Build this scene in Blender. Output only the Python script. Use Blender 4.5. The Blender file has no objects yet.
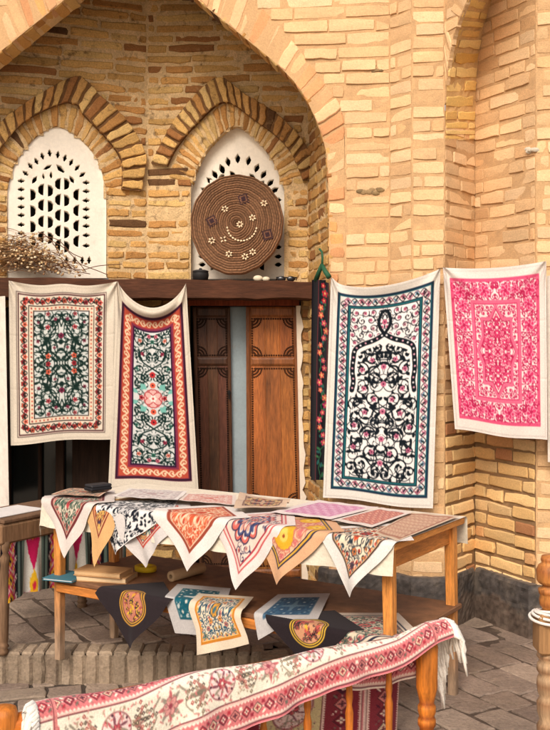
import bpy, math, random
import numpy as np
from mathutils import Vector, Matrix

# ------------------------------------------------------------------ camera, world, light
S = bpy.context.scene
COL = S.collection
F, HOR, EYE = 988.0, 340.0, 1.5          # focal length in photo pixels, horizon row, eye height (m)

cam_d = bpy.data.cameras.new('camera')
cam = bpy.data.objects.new('camera', cam_d); COL.objects.link(cam)
cam.location = (0, 0, EYE); cam.rotation_euler = (math.radians(90), 0, 0)
cam_d.sensor_fit = 'VERTICAL'; cam_d.sensor_height = 36.0
cam_d.lens = F / 730 * 36.0
cam_d.shift_y = (HOR - 365) / 730
cam_d.clip_end = 2000; cam_d.clip_start = 0.05
S.camera = cam

SUN_EL, SUN_AZ = math.radians(41), math.radians(-163)   # azimuth of the sun from +Y, clockwise
W = bpy.data.worlds.new('World'); S.world = W; W.use_nodes = True
wn = W.node_tree; wn.nodes.clear()
wo = wn.nodes.new('ShaderNodeOutputWorld'); bg = wn.nodes.new('ShaderNodeBackground'); sky = wn.nodes.new('ShaderNodeTexSky')
sky.sky_type = 'NISHITA'; sky.sun_disc = False
sky.sun_elevation = SUN_EL; sky.sun_rotation = SUN_AZ
sky.air_density = 1.0; sky.dust_density = 6.0; sky.ozone_density = 1.0
bg.inputs['Strength'].default_value = 0.125
wn.links.new(sky.outputs[0], bg.inputs['Color']); wn.links.new(bg.outputs[0], wo.inputs['Surface'])

sl = bpy.data.lights.new('sun', 'SUN'); sl.energy = 1.5; sl.angle = math.radians(26); sl.color = (1.0, 0.96, 0.90)
so = bpy.data.objects.new('sun', sl); COL.objects.link(so)
sd = Vector((math.sin(SUN_AZ) * math.cos(SUN_EL), math.cos(SUN_AZ) * math.cos(SUN_EL), math.sin(SUN_EL)))
so.rotation_euler = sd.to_track_quat('Z', 'Y').to_euler(); so.location = (0, -3, 8)

S.render.engine = 'CYCLES'
S.cycles.use_denoising = True
S.cycles.max_bounces = 8
vs = S.view_settings
vs.view_transform = 'Standard'; vs.look = 'None'; vs.gamma = 1.0; vs.exposure = 0.43; vs.use_curve_mapping = False

R = random.Random(7)
NR = np.random.default_rng(5)

# ------------------------------------------------------------------ helpers
def lin(c):
    a = np.asarray(c, float) / 255.0
    return np.where(a <= 0.04045, a / 12.92, ((a + 0.055) / 1.055) ** 2.4)

def P(px, py, d):
    return ((px - 275) / F * d, d, EYE - (py - HOR) / F * d)

def G(px, d):
    return ((px - 275) / F * d, d)

class MB:
    def __init__(s): s.v = []; s.f = []; s.c = []
    def vert(s, p, c):
        s.v.append(tuple(p)); s.c.append(c); return len(s.v) - 1
    def face(s, *i): s.f.append(tuple(i))
    def quad(s, a, b, c, d, col):
        i = [s.vert(p, col) for p in (a, b, c, d)]; s.face(*i)
    def box(s, o, ax, ay, az, col, jit=0.0):
        """oriented box: o = corner, ax/ay/az edge vectors"""
        o, ax, ay, az = map(Vector, (o, ax, ay, az))
        pts = [o, o + ax, o + ax + ay, o + ay, o + az, o + ax + az, o + ax + ay + az, o + ay + az]
        b = len(s.v)
        for p in pts: s.vert(p, col)
        for f in ((0, 3, 2, 1), (4, 5, 6, 7), (0, 1, 5, 4), (1, 2, 6, 5), (2, 3, 7, 6), (3, 0, 4, 7)):
            s.face(*[b + i for i in f])
    def bbox(s, o, ax, ay, az, col, bev=0.004):
        """oriented box with chamfered edges, 24 vertices"""
        o, ax, ay, az = map(Vector, (o, ax, ay, az))
        L = [ax.length, ay.length, az.length]
        U = [ax / L[0], ay / L[1], az / L[2]]
        bv = min(bev, min(L) * 0.3)
        idx = {}
        for sx in (0, 1):
            for sy in (0, 1):
                for sz in (0, 1):
                    sgn = (sx, sy, sz)
                    for k in range(3):
                        p = o.copy()
                        for j in range(3):
                            t = L[j] * sgn[j]
                            if j != k: t += bv * (1 - 2 * sgn[j])
                            p = p + U[j] * t
                        idx[(sgn, k)] = s.vert(p, col)
        q = ((0, 0), (1, 0), (1, 1), (0, 1))
        for k in range(3):
            o1, o2 = [(1, 2), (0, 2), (0, 1)][k]
            for sg in (0, 1):
                fs = []
                for a, b in q:
                    t = [0, 0, 0]; t[k] = sg; t[o1] = a; t[o2] = b
                    fs.append(idx[(tuple(t), k)])
                s.face(*fs)
        for k in range(3):             # edges along axis k
            o1, o2 = [(1, 2), (0, 2), (0, 1)][k]
            for a, b in q:
                t0 = [0, 0, 0]; t0[o1] = a; t0[o2] = b
                t1 = list(t0); t1[k] = 1
                t0, t1 = tuple(t0), tuple(t1)
                s.face(idx[(t0, o1)], idx[(t1, o1)], idx[(t1, o2)], idx[(t0, o2)])
        for sx in (0, 1):
            for sy in (0, 1):
                for sz in (0, 1):
                    s.face(*[idx[((sx, sy, sz), k)] for k in range(3)])
    def tube(s, pts, rad, col, n=6, cap=True):
        pts = [Vector(p) for p in pts]
        if not hasattr(rad, '__len__'): rad = [rad] * len(pts)
        rings = []
        for i, p in enumerate(pts):
            d = (pts[min(i + 1, len(pts) - 1)] - pts[max(i - 1, 0)])
            if d.length < 1e-9: d = Vector((0, 0, 1))
            d.normalize()
            a = d.cross(Vector((0.31, 0.17, 0.93)))
            if a.length < 1e-3: a = d.cross(Vector((1, 0, 0)))
            a.normalize(); b = d.cross(a)
            rings.append([s.vert(p + (a * math.cos(2 * math.pi * k / n) + b * math.sin(2 * math.pi * k / n)) * rad[i], col) for k in range(n)])
        for r0, r1 in zip(rings, rings[1:]):
            for k in range(n): s.face(r0[k], r0[(k + 1) % n], r1[(k + 1) % n], r1[k])
        if cap:
            s.face(*rings[0][::-1]); s.face(*rings[-1])
    def lathe(s, base, prof, col, n=20, ax=(0, 0, 1), cap=True):
        """prof: (height, radius) pairs along ax from base"""
        base = Vector(base); ax = Vector(ax).normalized()
        a = ax.cross(Vector((0, 1, 0.02))).normalized(); b = ax.cross(a)
        rings = []
        for j, (h, r) in enumerate(prof):
            c = col[j % len(col)] if isinstance(col, list) else col
            rings.append([s.vert(base + ax * h + (a * math.cos(2 * math.pi * k / n) + b * math.sin(2 * math.pi * k / n)) * r, c) for k in range(n)])
        for r0, r1 in zip(rings, rings[1:]):
            for k in range(n): s.face(r0[k], r0[(k + 1) % n], r1[(k + 1) % n], r1[k])
        if cap:
            s.face(*rings[0][::-1]); s.face(*rings[-1])
    def blob(s, c, rx, ry, rz, col, n=8, m=5, axes=None):
        c = Vector(c); ax = axes or (Vector((1, 0, 0)), Vector((0, 1, 0)), Vector((0, 0, 1)))
        top = s.vert(c + ax[2] * rz, col); rings = []
        for i in range(1, m):
            th = math.pi * i / m
            rings.append([s.vert(c + ax[0] * (rx * math.sin(th) * math.cos(2 * math.pi * k / n)) + ax[1] * (ry * math.sin(th) * math.sin(2 * math.pi * k / n)) + ax[2] * (rz * math.cos(th)), col) for k in range(n)])
        bot = s.vert(c - ax[2] * rz, col)
        for k in range(n): s.face(top, rings[0][k], rings[0][(k + 1) % n])
        for r0, r1 in zip(rings, rings[1:]):
            for k in range(n): s.face(r0[k], r1[k], r1[(k + 1) % n], r0[(k + 1) % n])
        for k in range(n): s.face(rings[-1][k], bot, rings[-1][(k + 1) % n])
    def grid(s, pts, cols):
        """pts (ny,nx,3), cols (ny,nx,3) linear"""
        ny, nx = pts.shape[:2]; b = len(s.v)
        s.v.extend(map(tuple, pts.reshape(-1, 3).tolist())); s.c.extend(map(tuple, cols.reshape(-1, 3).tolist()))
        i = np.arange(ny * nx).reshape(ny, nx) + b
        q = np.stack([i[:-1, :-1], i[1:, :-1], i[1:, 1:], i[:-1, 1:]], -1).reshape(-1, 4)
        s.f.extend(map(tuple, q.tolist()))
    def build(s, name, mat, parent=None, smooth=False):
        me = bpy.data.meshes.new(name)
        me.from_pydata(s.v, [], s.f)
        if mat: me.materials.append(mat)
        at = me.color_attributes.new('col', 'FLOAT_COLOR', 'POINT')
        a = np.ones((len(s.v), 4), np.float32); a[:, :3] = np.asarray(s.c, np.float32).reshape(-1, 3)
        at.data.foreach_set('color', a.ravel())
        me.polygons.foreach_set('use_smooth', [bool(smooth)] * len(me.polygons))
        me.update()
        o = bpy.data.objects.new(name, me); COL.objects.link(o)
        if parent: attach(o, parent)
        return o

ROOTLOC = {}
def world_off(o):
    v = Vector((0, 0, 0))
    while o: v = v + o.location; o = o.parent
    return v
def attach(o, parent):
    o.parent = parent; o.location = -world_off(parent)

def tag(o, label=None, cat=None, group=None, kind=None):
    if label: o['label'] = label
    if cat: o['category'] = cat
    if group: o['group'] = group
    if kind: o['kind'] = kind
    return o
def thing(name, loc, label, cat, group=None):
    o = bpy.data.objects.new(name, None); COL.objects.link(o); o.location = loc; o.empty_display_size = 0.1
    return tag(o, label, cat, group)

# ------------------------------------------------------------------ materials
def new_mat(name):
    m = bpy.data.materials.new(name); m.use_nodes = True
    nt = m.node_tree; b = nt.nodes['Principled BSDF']
    return m, nt, b
def attr_mat(name, rough=0.9, noise=(6.0, 0.25), fine=(120.0, 0.15), bump=(90.0, 0.3, 0.003), tint=None, spec=0.2, sheen=0.0, stretch=None, stain=None):
    """vertex colour times two noises, with a noise bump"""
    m, nt, b = new_mat(name); N = nt.nodes; Lk = nt.links
    at = N.new('ShaderNodeAttribute'); at.attribute_name = 'col'
    tc = N.new('ShaderNodeTexCoord'); co = tc.outputs['Object']
    if stretch:
        mp = N.new('ShaderNodeMapping'); mp.inputs['Scale'].default_value = stretch
        Lk.new(co, mp.inputs['Vector']); co = mp.outputs[0]
    cur = at.outputs['Color']
    for sc, amt in (noise, fine):
        n = N.new('ShaderNodeTexNoise'); n.inputs['Scale'].default_value = sc; n.inputs['Detail'].default_value = 5; n.inputs['Roughness'].default_value = 0.65
        Lk.new(co, n.inputs['Vector'])
        r = N.new('ShaderNodeMapRange'); r.inputs['From Min'].default_value = 0.25; r.inputs['From Max'].default_value = 0.75
        r.inputs['To Min'].default_value = 1 - amt; r.inputs['To Max'].default_value = 1 + amt
        Lk.new(n.outputs['Fac'], r.inputs['Value'])
        mx = N.new('ShaderNodeVectorMath'); mx.operation = 'SCALE'
        Lk.new(cur, mx.inputs[0]); Lk.new(r.outputs[0], mx.inputs['Scale']); cur = mx.outputs[0]
    for tint in [t for t in (stain, tint) if t]:                         # patches of a second colour (smeared mortar, dust)
        n = N.new('ShaderNodeTexNoise'); n.inputs['Scale'].default_value = tint[1]; n.inputs['Detail'].default_value = 8; n.inputs['Roughness'].default_value = 0.7
        Lk.new(co, n.inputs['Vector'])
        r = N.new('ShaderNodeMapRange'); r.inputs['From Min'].default_value = tint[2]; r.inputs['From Max'].default_value = tint[3]
        r.inputs['To Max'].default_value = tint[4]
        Lk.new(n.outputs['Fac'], r.inputs['Value'])
        mx = N.new('ShaderNodeMix'); mx.data_type = 'RGBA'
        mx.inputs[7].default_value = (*lin(tint[0]), 1)
        Lk.new(r.outputs[0], mx.inputs[0]); Lk.new(cur, mx.inputs[6]); cur = mx.outputs[2]
    Lk.new(cur, b.inputs['Base Color'])
    b.inputs['Roughness'].default_value = rough; b.inputs['Specular IOR Level'].default_value = spec
    if sheen: b.inputs['Sheen Weight'].default_value = sheen
    n = N.new('ShaderNodeTexNoise'); n.inputs['Scale'].default_value = bump[0]; n.inputs['Detail'].default_value = 6; n.inputs['Roughness'].default_value = 0.7
    Lk.new(co, n.inputs['Vector'])
    bp = N.new('ShaderNodeBump'); bp.inputs['Strength'].default_value = bump[1]; bp.inputs['Distance'].default_value = bump[2]
    Lk.new(n.outputs['Fac'], bp.inputs['Height']); Lk.new(bp.outputs[0], b.inputs['Normal'])
    return m

M_BRICK = attr_mat('front_brick', 0.95, (4.0, 0.10), (120.0, 0.17), (110.0, 0.7, 0.005), tint=((202, 162, 118), 11.0, 0.58, 0.76, 0.4), stain=((132, 100, 68), 26.0, 0.68, 0.78, 0.5))  # warm tan brick of the pier, big arch and right hand walls
M_NICHE = attr_mat('niche_brick', 0.95, (4.0, 0.16), (110.0, 0.3), (90.0, 1.0, 0.008), tint=((204, 170, 122), 7.0, 0.58, 0.70, 0.5), stain=((84, 58, 38), 17.0, 0.56, 0.68, 0.7))
M_PLINTH = attr_mat('tarred_plinth', 0.75, (4.0, 0.4), (25.0, 0.4), (14.0, 0.6, 0.012), tint=((122, 108, 94), 5.0, 0.50, 0.66, 0.6))
M_PAVE = attr_mat('paving_stone', 0.85, (4.0, 0.28), (70.0, 0.3), (45.0, 1.0, 0.012), tint=((158, 138, 116), 5.0, 0.52, 0.70, 0.5), stain=((70, 56, 46), 9.0, 0.58, 0.72, 0.5))
M_CLOTH = attr_mat('embroidered_cotton', 0.95, (7.0, 0.05), (260.0, 0.14), (420.0, 0.35, 0.001), spec=0.08, sheen=0.05)
M_RUG = attr_mat('rug_pile', 1.0, (9.0, 0.08), (300.0, 0.2), (350.0, 0.6, 0.002), spec=0.05, sheen=0.1)
M_WOOD = attr_mat('varnished_wood', 0.5, (3.0, 0.5), (22.0, 0.5), (40.0, 0.5, 0.003), spec=0.35, stain=((70, 40, 22), 6.0, 0.60, 0.72, 0.6), stretch=(5, 5, 0.6))
M_WOODH = attr_mat('planed_wood', 0.55, (3.0, 0.35), (22.0, 0.4), (30.0, 0.3, 0.002), spec=0.3, stretch=(0.8, 0.8, 7))
M_OLD = attr_mat('weathered_wood', 0.8, (4.0, 0.3), (16.0, 0.3), (24.0, 0.6, 0.004), stretch=(6, 6, 0.5))
M_BEAM = attr_mat('beam_wood', 0.75, (4.0, 0.3), (16.0, 0.3), (24.0, 0.6, 0.004), stretch=(0.7, 6, 9))
M_PLASTER = attr_mat('white_plaster', 0.9, (5.0, 0.08), (60.0, 0.07), (40.0, 0.4, 0.005), stain=((150, 126, 98), 7.0, 0.58, 0.76, 0.4))
M_WICKER = attr_mat('wicker', 0.8, (10.0, 0.2), (90.0, 0.45), (160.0, 0.7, 0.004))
M_MISC = attr_mat('matt_object', 0.6, (6.0, 0.08), (60.0, 0.08), (100.0, 0.1, 0.001))
M_DARK = attr_mat('dark_glass', 0.15, (3.0, 0.2), (20.0, 0.1), (20.0, 0.05, 0.001), spec=0.5)

# ------------------------------------------------------------------ brickwork
def bil(q, a, b):
    return ((q[0][0] * (1 - a) + q[1][0] * a) * (1 - b) + (q[3][0] * (1 - a) + q[2][0] * a) * b,
            (q[0][1] * (1 - a) + q[1][1] * a) * (1 - b) + (q[3][1] * (1 - a) + q[2][1] * a) * b)
def brick(mb, M, q, w0, w1, col, jit=0.003, bev=0.005):
    """one irregular brick on the quad q (four u,v corners), standing from depth w0 to w1"""
    la = math.dist(q[0], q[1]); lb = math.dist(q[0], q[3])
    if la < 0.012 or lb < 0.012: return
    na = 5 if la > 0.12 else 3; nb = 5 if lb > 0.12 else 3
    out = [(i / (na - 1), 0) for i in range(na)] + [(1, i / (nb - 1)) for i in range(1, nb)] + \
          [(1 - i / (na - 1), 1) for i in range(1, na)] + [(0, 1 - i / (nb - 1)) for i in range(1, nb - 1)]
    o = []
    for a, b in out:
        cr = 0.003 if (a in (0, 1) and b in (0, 1)) else 0
        o.append((a + R.gauss(0, jit) / la + (1 - 2 * a) * cr / la * 0.8, b + R.gauss(0, jit) / lb + (1 - 2 * b) * cr / lb * 0.5))
    tilt = (R.gauss(0, 0.0016), R.gauss(0, 0.0016), R.gauss(0, 0.0018))
    def ring(inset, w, flat, cc):
        r = []
        for a, b in o:
            a2 = a + (0.5 - a) * 2 * inset / la if abs(a - .5) > 1e-6 else a
            b2 = b + (0.5 - b) * 2 * inset / lb
            u, v = bil(q, a2, b2)
            k = R.uniform(0.93, 1.07)
            r.append(mb.vert(M(u, v, w + flat * (tilt[0] * (a - .5) * 2 + tilt[1] * (b - .5) * 2 + tilt[2])), tuple(x * k for x in cc)))
        return r
    dk = tuple(x * 0.92 for x in col)
    r0 = ring(0, w0, 0, dk); r1 = ring(0.0, w1 - bev, 1, dk); r2 = ring(min(bev, lb * .3), w1, 1, col)
    n = len(o)
    for A, B in ((r0, r1), (r1, r2)):
        for k in range(n): mb.face(A[k], A[(k + 1) % n], B[(k + 1) % n], B[k])
    u, v = bil(q, .5, .5)
    c = mb.vert(M(u, v, w1 + tilt[2] + R.uniform(0, .002)), col)
    for k in range(n): mb.face(r2[k], r2[(k + 1) % n], c)

def intervals(fn, u0, u1, st=0.008):
    res = []; cur = None; u = u0
    while u <= u1 + 1e-9:
        if fn(u):
            if cur is None: cur = u
        elif cur is not None:
            res.append((cur, u)); cur = None
        u += st
    if cur is not None: res.append((cur, u1))
    return res

def panel(mb, M, u0, u1, z0, z1, colfn, mcol, inside=None, pitch=0.071, L=0.25, joint=0.016, w=0.012, zoff=0.0, mw=0.0, cell=0.03, jit=0.003, hjoint=None, bev=0.005, minside=None, mamp=.004):
    inside = inside or (lambda u, z: True)
    hj = hjoint or joint * 0.6
    k = int(math.floor((z0 - zoff) / pitch)); row = 0
    while zoff + k * pitch < z1:
        za, zb = zoff + k * pitch + joint / 2, zoff + (k + 1) * pitch - joint / 2
        zc = (za + zb) / 2
        if zc > z0 and zc < z1:
            for a, b in intervals(lambda u: inside(u, zc), u0, u1):
                u = a - R.uniform(0, 1) * L * 0.9
                while u < b:
                    l = L * R.choice((1, 1, 1, .62, .85, 1.05, 1.15)) * R.uniform(.93, 1.05)
                    ua, ub = max(u, a) + hj / 2, min(u + l, b) - hj / 2
                    u += l
                    if ub - ua < 0.03: continue
                    dz = R.gauss(0, .0025); d2 = R.gauss(0, .002); e = R.gauss(0, .0015)
                    q = ((ua, za + dz + e), (ub, za + dz + d2 - e), (ub, zb + dz + d2 + e), (ua, zb + dz - e))
                    brick(mb, M, q, -0.02, w + R.gauss(0, .002), colfn(ua, zc), jit, bev)
        k += 1
    # mortar bed
    nu = max(2, int((u1 - u0) / cell) + 1); nz = max(2, int((z1 - z0) / cell) + 1)
    us = np.linspace(u0, u1, nu); zs = np.linspace(z0, z1, nz); idx = {}
    def vid(i, j):
        if (i, j) not in idx:
            kk = R.uniform(.88, 1.1)
            edge = i in (0, nu - 1)
            idx[(i, j)] = mb.vert(M(us[i], zs[j], mw + (0 if edge else R.uniform(-mamp, mamp))), tuple(x * kk for x in mcol))
        return idx[(i, j)]
    for i in range(nu - 1):
        for j in range(nz - 1):
            if (minside or inside)((us[i] + us[i + 1]) / 2, (zs[j] + zs[j + 1]) / 2):
                mb.face(vid(i, j), vid(i + 1, j), vid(i + 1, j + 1), vid(i, j + 1))

def plane_map(A, B):
    A = Vector((A[0], A[1])); B = Vector((B[0], B[1]))
    U = (B - A); L = U.length; U.normalize(); Nn = Vector((U.y, -U.x))
    if Nn.dot(-A) < 0: Nn = -Nn
    def M(u, z, w): return (A.x + U.x * u + Nn.x * w, A.y + U.y * u + Nn.y * w, z)
    def hit(px, py):
        k = (px - 275) / F
        # A + U u = (k d, d)
        den = U.x - k * U.y
        u = (k * A.y - A.x) / den
        d = A.y + U.y * u
        return (u, EYE - (py - HOR) / F * d)
    M.hit = hit; M.L = L; M.U = U; M.N = Nn; M.A = A
    return M

def resample(pts, n):
    p = np.asarray(pts, float); d = np.r_[0, np.cumsum(np.hypot(*np.diff(p, axis=0).T))]
    t = np.linspace(0, d[-1], n)
    return [(float(np.interp(x, d, p[:, 0])), float(np.interp(x, d, p[:, 1]))) for x in t]
def smooth_curve(pts, n=60):
    """Catmull-Rom through the points"""
    p = [np.array(q, float) for q in pts]; p = [2 * p[0] - p[1]] + p + [2 * p[-1] - p[-2]]
    out = []
    m = max(2, n // (len(p) - 3))
    for i in range(1, len(p) - 2):
        for k in range(m):
            t = k / m
            out.append(tuple(0.5 * (2 * p[i] + (p[i + 1] - p[i - 1]) * t + (2 * p[i - 1] - 5 * p[i] + 4 * p[i + 1] - p[i + 2]) * t * t + (3 * p[i] - p[i - 1] - 3 * p[i + 1] + p[i + 2]) * t ** 3)))
    out.append(tuple(p[-2])); return out

def ring(mb, M, inner, outer, n, w0, w1, colfn, mcol, gap=0.012, jit=0.003, mw=None):
    a = resample(inner, n + 1); b = resample(outer, n + 1)
    for i in range(n):
        def lerp(p, q, t): return (p[0] + (q[0] - p[0]) * t, p[1] + (q[1] - p[1]) * t)
        la = max(1e-4, math.dist(a[i], a[i + 1])); lb = max(1e-4, math.dist(b[i], b[i + 1]))
        ga, gb = min(.4, gap / la / 2), min(.4, gap / lb / 2)
        q = (lerp(a[i], a[i + 1], ga), lerp(b[i], b[i + 1], gb), lerp(b[i], b[i + 1], 1 - gb), lerp(a[i], a[i + 1], 1 - ga))
        brick(mb, M, q, w0, w1 + R.gauss(0, .003), colfn(*a[i]), jit)
    m = mw if mw is not None else w1 - .012
    ia = [mb.vert(M(*p, m), mcol) for p in a]; ib = [mb.vert(M(*p, m), mcol) for p in b]
    ja = [mb.vert(M(*p, w0), mcol) for p in a]; jb = [mb.vert(M(*p, w0), mcol) for p in b]
    for i in range(n):
        mb.face(ia[i], ia[i + 1], ib[i + 1], ib[i]); mb.face(ia[i], ia[i + 1], ja[i + 1], ja[i]); mb.face(ib[i], ib[i + 1], jb[i + 1], jb[i])

def inpoly(poly):
    xs = np.array([p[0] for p in poly]); ys = np.array([p[1] for p in poly])
    x2, y2 = np.roll(xs, -1), np.roll(ys, -1)
    def f(x, y):
        c = ((ys > y) != (y2 > y))
        with np.errstate(divide='ignore', invalid='ignore'):
            xi = xs + (y - ys) / (y2 - ys) * (x2 - xs)
        return bool(np.count_nonzero(c & (x < xi)) % 2)
    return f

def pick(cols, wts):
    t = R.uniform(0, sum(wts))
    for c, w_ in zip(cols, wts):
        t -= w_
        if t <= 0: break
    return tuple(lin(c) * R.uniform(.85, 1.12))

def pier_col(u, z):
    return pick([(214, 176, 131), (218, 181, 137), (211, 171, 126), (221, 186, 144), (207, 164, 118)], [4, 4, 3, 2, 1])
PIER_M = tuple(lin((193, 155, 112)))
def low_col(u, z):
    return pick([(220, 182, 126), (214, 172, 114), (224, 188, 136), (200, 152, 102), (176, 122, 82)], [4, 3, 3, 1.2, .7 if z > .6 else 2])
LOW_M = tuple(lin((138, 108, 76)))
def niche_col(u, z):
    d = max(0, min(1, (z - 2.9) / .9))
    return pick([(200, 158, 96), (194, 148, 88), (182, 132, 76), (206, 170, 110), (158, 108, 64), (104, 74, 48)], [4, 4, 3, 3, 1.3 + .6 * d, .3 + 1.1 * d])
NICHE_M = tuple(lin((210, 178, 132)))
DARKGAP = tuple(lin((70, 50, 36)))

# ------------------------------------------------------------------ ground
pave_lines = Vector((0.5, -0.866))
def floor_map(z):
    U = pave_lines; V = Vector((0.866, 0.5))
    def M(u, v, w): return (U.x * u + V.x * v, U.y * u + V.y * v, z + w)
    return M
def to_uv(x, y): return (x * .5 - y * .866, x * .866 + y * .5)
KERB = [(-3.6, 4.74), (-0.06, 4.74), (0.12, 3.56), (3.2, 3.42)]
plat_poly = KERB + [(3.2, 8.2), (-3.6, 8.2)]
inside_plat = inpoly([to_uv(*p) for p in [(-3.6, 4.87), (.03, 4.87), (.25, 3.68), (3.2, 3.55), (3.2, 8.2), (-3.6, 8.2)]])
def pave_col(u, v): return pick([(146, 127, 112), (137, 118, 103), (154, 135, 118), (126, 108, 95), (160, 141, 122)], [4, 3, 3, 2, 1])
mb = MB()
panel(mb, floor_map(0.0), -7.5, 0.6, -2.2, 5.6, pave_col, tuple(lin((86, 72, 61))), inside_plat, pitch=0.165, L=0.31, joint=0.011, w=0.006, cell=0.06, mamp=.002, jit=0.004, hjoint=0.011, bev=.005)
# bed underneath, closing the platform down to the lower ground
b0 = len(mb.v)
for z in (-0.012, -0.3):
    for p in plat_poly: mb.vert((p[0], p[1] + .03, z), tuple(lin((70, 60, 52))))
n = len(plat_poly)
mb.face(*[b0 + i for i in range(n)])
for i in range(n): mb.face(b0 + i, b0 + (i + 1) % n, b0 + n + (i + 1) % n, b0 + n + i)
tag(mb.build('pavement', M_PAVE), kind='structure')

LOWZ = -0.145
mb = MB()
inside_low = inpoly([to_uv(*p) for p in [(-3.4, 4.76), (-0.04, 4.76), (.14, 3.6), (2.6, 3.46), (2.6, 2.4), (-2.4, 2.4)]])
def mlow(u, v, w):
    c, s_ = math.cos(.25), math.sin(.25); x = c * u - s_ * v; y = s_ * u + c * v
    return (x, y, LOWZ + w)
def in_low2(u, v):
    c, s_ = math.cos(.25), math.sin(.25); return inside_low(*to_uv(c * u - s_ * v, s_ * u + c * v))
panel(mb, mlow, -2.4, 4, 1.2, 5.6, pave_col, tuple(lin((74, 64, 56))), in_low2, pitch=0.15, L=0.29, joint=0.011, w=0.006, cell=0.06, mamp=.002, jit=0.004, hjoint=.011, bev=.005)
tag(mb.build('lower_pavement', M_PAVE), kind='structure')
mb = MB()
g = tuple(lin((184, 166, 142)))
mb.quad((-600, -600, LOWZ - .012), (600, -600, LOWZ - .012), (600, 600, LOWZ - .012), (-600, 600, LOWZ - .012), g)
tag(mb.build('ground', M_PAVE), kind='structure')

mb = MB()
def kerb_col(u, v): return pick([(156, 138, 118), (148, 130, 110), (164, 144, 122), (138, 120, 102)], [3, 3, 2, 1])
for a, b in zip(KERB, KERB[1:]):
    M = plane_map(a, b); u = 0
    while u < M.L - .03:
        l = R.uniform(.058, .072)
        brick(mb, M, ((u + .0015, LOWZ - .01), (u + l - .0015, LOWZ - .01), (u + l - .0015, .004), (u + .0015, .004)), -.03, .03 + R.gauss(0, .003), kerb_col(0, 0), .0015, .012)
        # tread of the same brick
        def Mt(uu, vv, w, M=M): return M(uu, .004 + w, -vv)
        brick(mb, Mt, ((u + .0015, -.025), (u + l - .0015, -.025), (u + l - .0015, .12), (u + .0015, .12)), -.03, .006 + R.gauss(0, .002), kerb_col(0, 0), .0015, .008)
        u += l
    mb.quad(M(-.05, .001, .02), M(M.L + .05, .001, .02), M(M.L + .05, .001, -.16), M(-.05, .001, -.16), tuple(lin((112, 98, 84))))
    mb.quad(M(0, LOWZ - .02, .0235), M(M.L, LOWZ - .02, .0235), M(M.L, -.006, .0235), M(0, -.006, .0235), tuple(lin((128, 112, 94))))
tag(mb.build('kerb', M_PAVE), kind='structure')

# ------------------------------------------------------------------ the brick building
bld = thing('brick_building', (0, 5.3, 0), 'old yellow brick building with arched niche, two lattice windows and carved doors', 'building')

# pier and arch front
A_, B_, C_, E_ = G(329, 5.30), G(390, 5.26), G(412, 5.14), G(445, 5.12)
Gc, I_, J_ = G(475, 5.39), G(536, 4.97), G(800, 4.62)
AXL = G(131, 5.30)[0]
ZT = 4.4
# front plane runs along A->B extended to the left
dirAB = (Vector(B_) - Vector(A_)).normalized()
L0 = Vector(A_) - dirAB * 3.2
MF = plane_map((L0.x, L0.y), B_)
MF5 = plane_map((-3, 5.3), (3, 5.3))
intr_px = [(329, 420), (329, 215), (327, 160), (322, 136), (305, 97), (282, 69), (240, 34), (198, 0), (163, -33), (131, -66)]
extr_px = [(345, 420), (345, 215), (344.5, 150), (343, 113), (331, 91), (311, 64), (281, 27), (253, 0), (192, -60), (131, -118)]
def mirror_px(l): return [(262 - x, y) for x, y in l[::-1]][1:]
intr = [MF.hit(*p) for p in intr_px + mirror_px(intr_px)]
extr = [MF.hit(*p) for p in extr_px + mirror_px(extr_px)]
intr = [(intr[0][0], -.2)] + intr + [(intr[-1][0], -.2)]
extr = [(extr[0][0], -.2)] + extr + [(extr[-1][0], -.2)]
in_mid = inpoly([((a[0] + b[0]) / 2, (a[1] + b[1]) / 2) for a, b in zip(intr, extr)]); in_ext = inpoly(extr); in_int = inpoly(intr)
u345 = MF.hit(345, 200)[0]; uA = MF.hit(329, 200)[0]
ZSP = MF.hit(345, 125)[1]
mb = MB()
FRONT = lambda u, z: (not in_ext(u, z)) if z > ZSP else (u > u345 or u < MF.hit(262 - 345, 200)[0])
panel(mb, MF, MF.L - 3.3, MF.L, 0.0, ZT, pier_col, PIER_M, FRONT, joint=.015, w=.0034, mamp=.0006, pitch=.0715, L=.29, hjoint=.006, bev=.0018, jit=.0014, minside=lambda u, z: (not in_mid(u, z)) if z > ZSP - .06 else (u > u345 or u < MF.hit(262 - 345, 200)[0]))
# second and third faces of the pier, courses lined up
M2 = plane_map(B_, C_); M3 = plane_map(C_, E_)
panel(mb, M2, 0, M2.L, .2, ZT, pier_col, PIER_M, None, joint=.015, w=.0034, mamp=.0006, pitch=.0715, L=.34, bev=.0018, jit=.0014)
zE = M3.hit(445, 122)[1]
panel(mb, M3, 0, M3.L, .2, ZT, pier_col, PIER_M, None, joint=.015, w=.0034, mamp=.0006, pitch=.0715, L=.34, bev=.0018, jit=.0014)
# grey cement patches on the face
for (x, y, rx, ry) in ((363, 66, 16, 3.5), (371, 190, 10, 4.5), (404, 189, 2.5, 4), (376, 71, 6, 2.5)):
    u, z = MF.hit(x, y); k = 5.28 / F
    Uv = Vector((MF.U.x, MF.U.y, 0)); Nv = Vector((MF.N.x, MF.N.y, 0))
    for i in range(9):
        mb.blob(MF(u + R.gauss(0, rx * k * .45), z + R.gauss(0, ry * k * .35), .002), R.uniform(.3, .5) * rx * k, .006, R.uniform(.3, .6) * ry * k, tuple(lin(R.choice([(136, 112, 76), (122, 102, 72), (150, 124, 88)]))), 9, 5, (Uv, Nv, Vector((0, 0, 1))))
mb.build('pier_wall', M_BRICK, bld)

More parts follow.
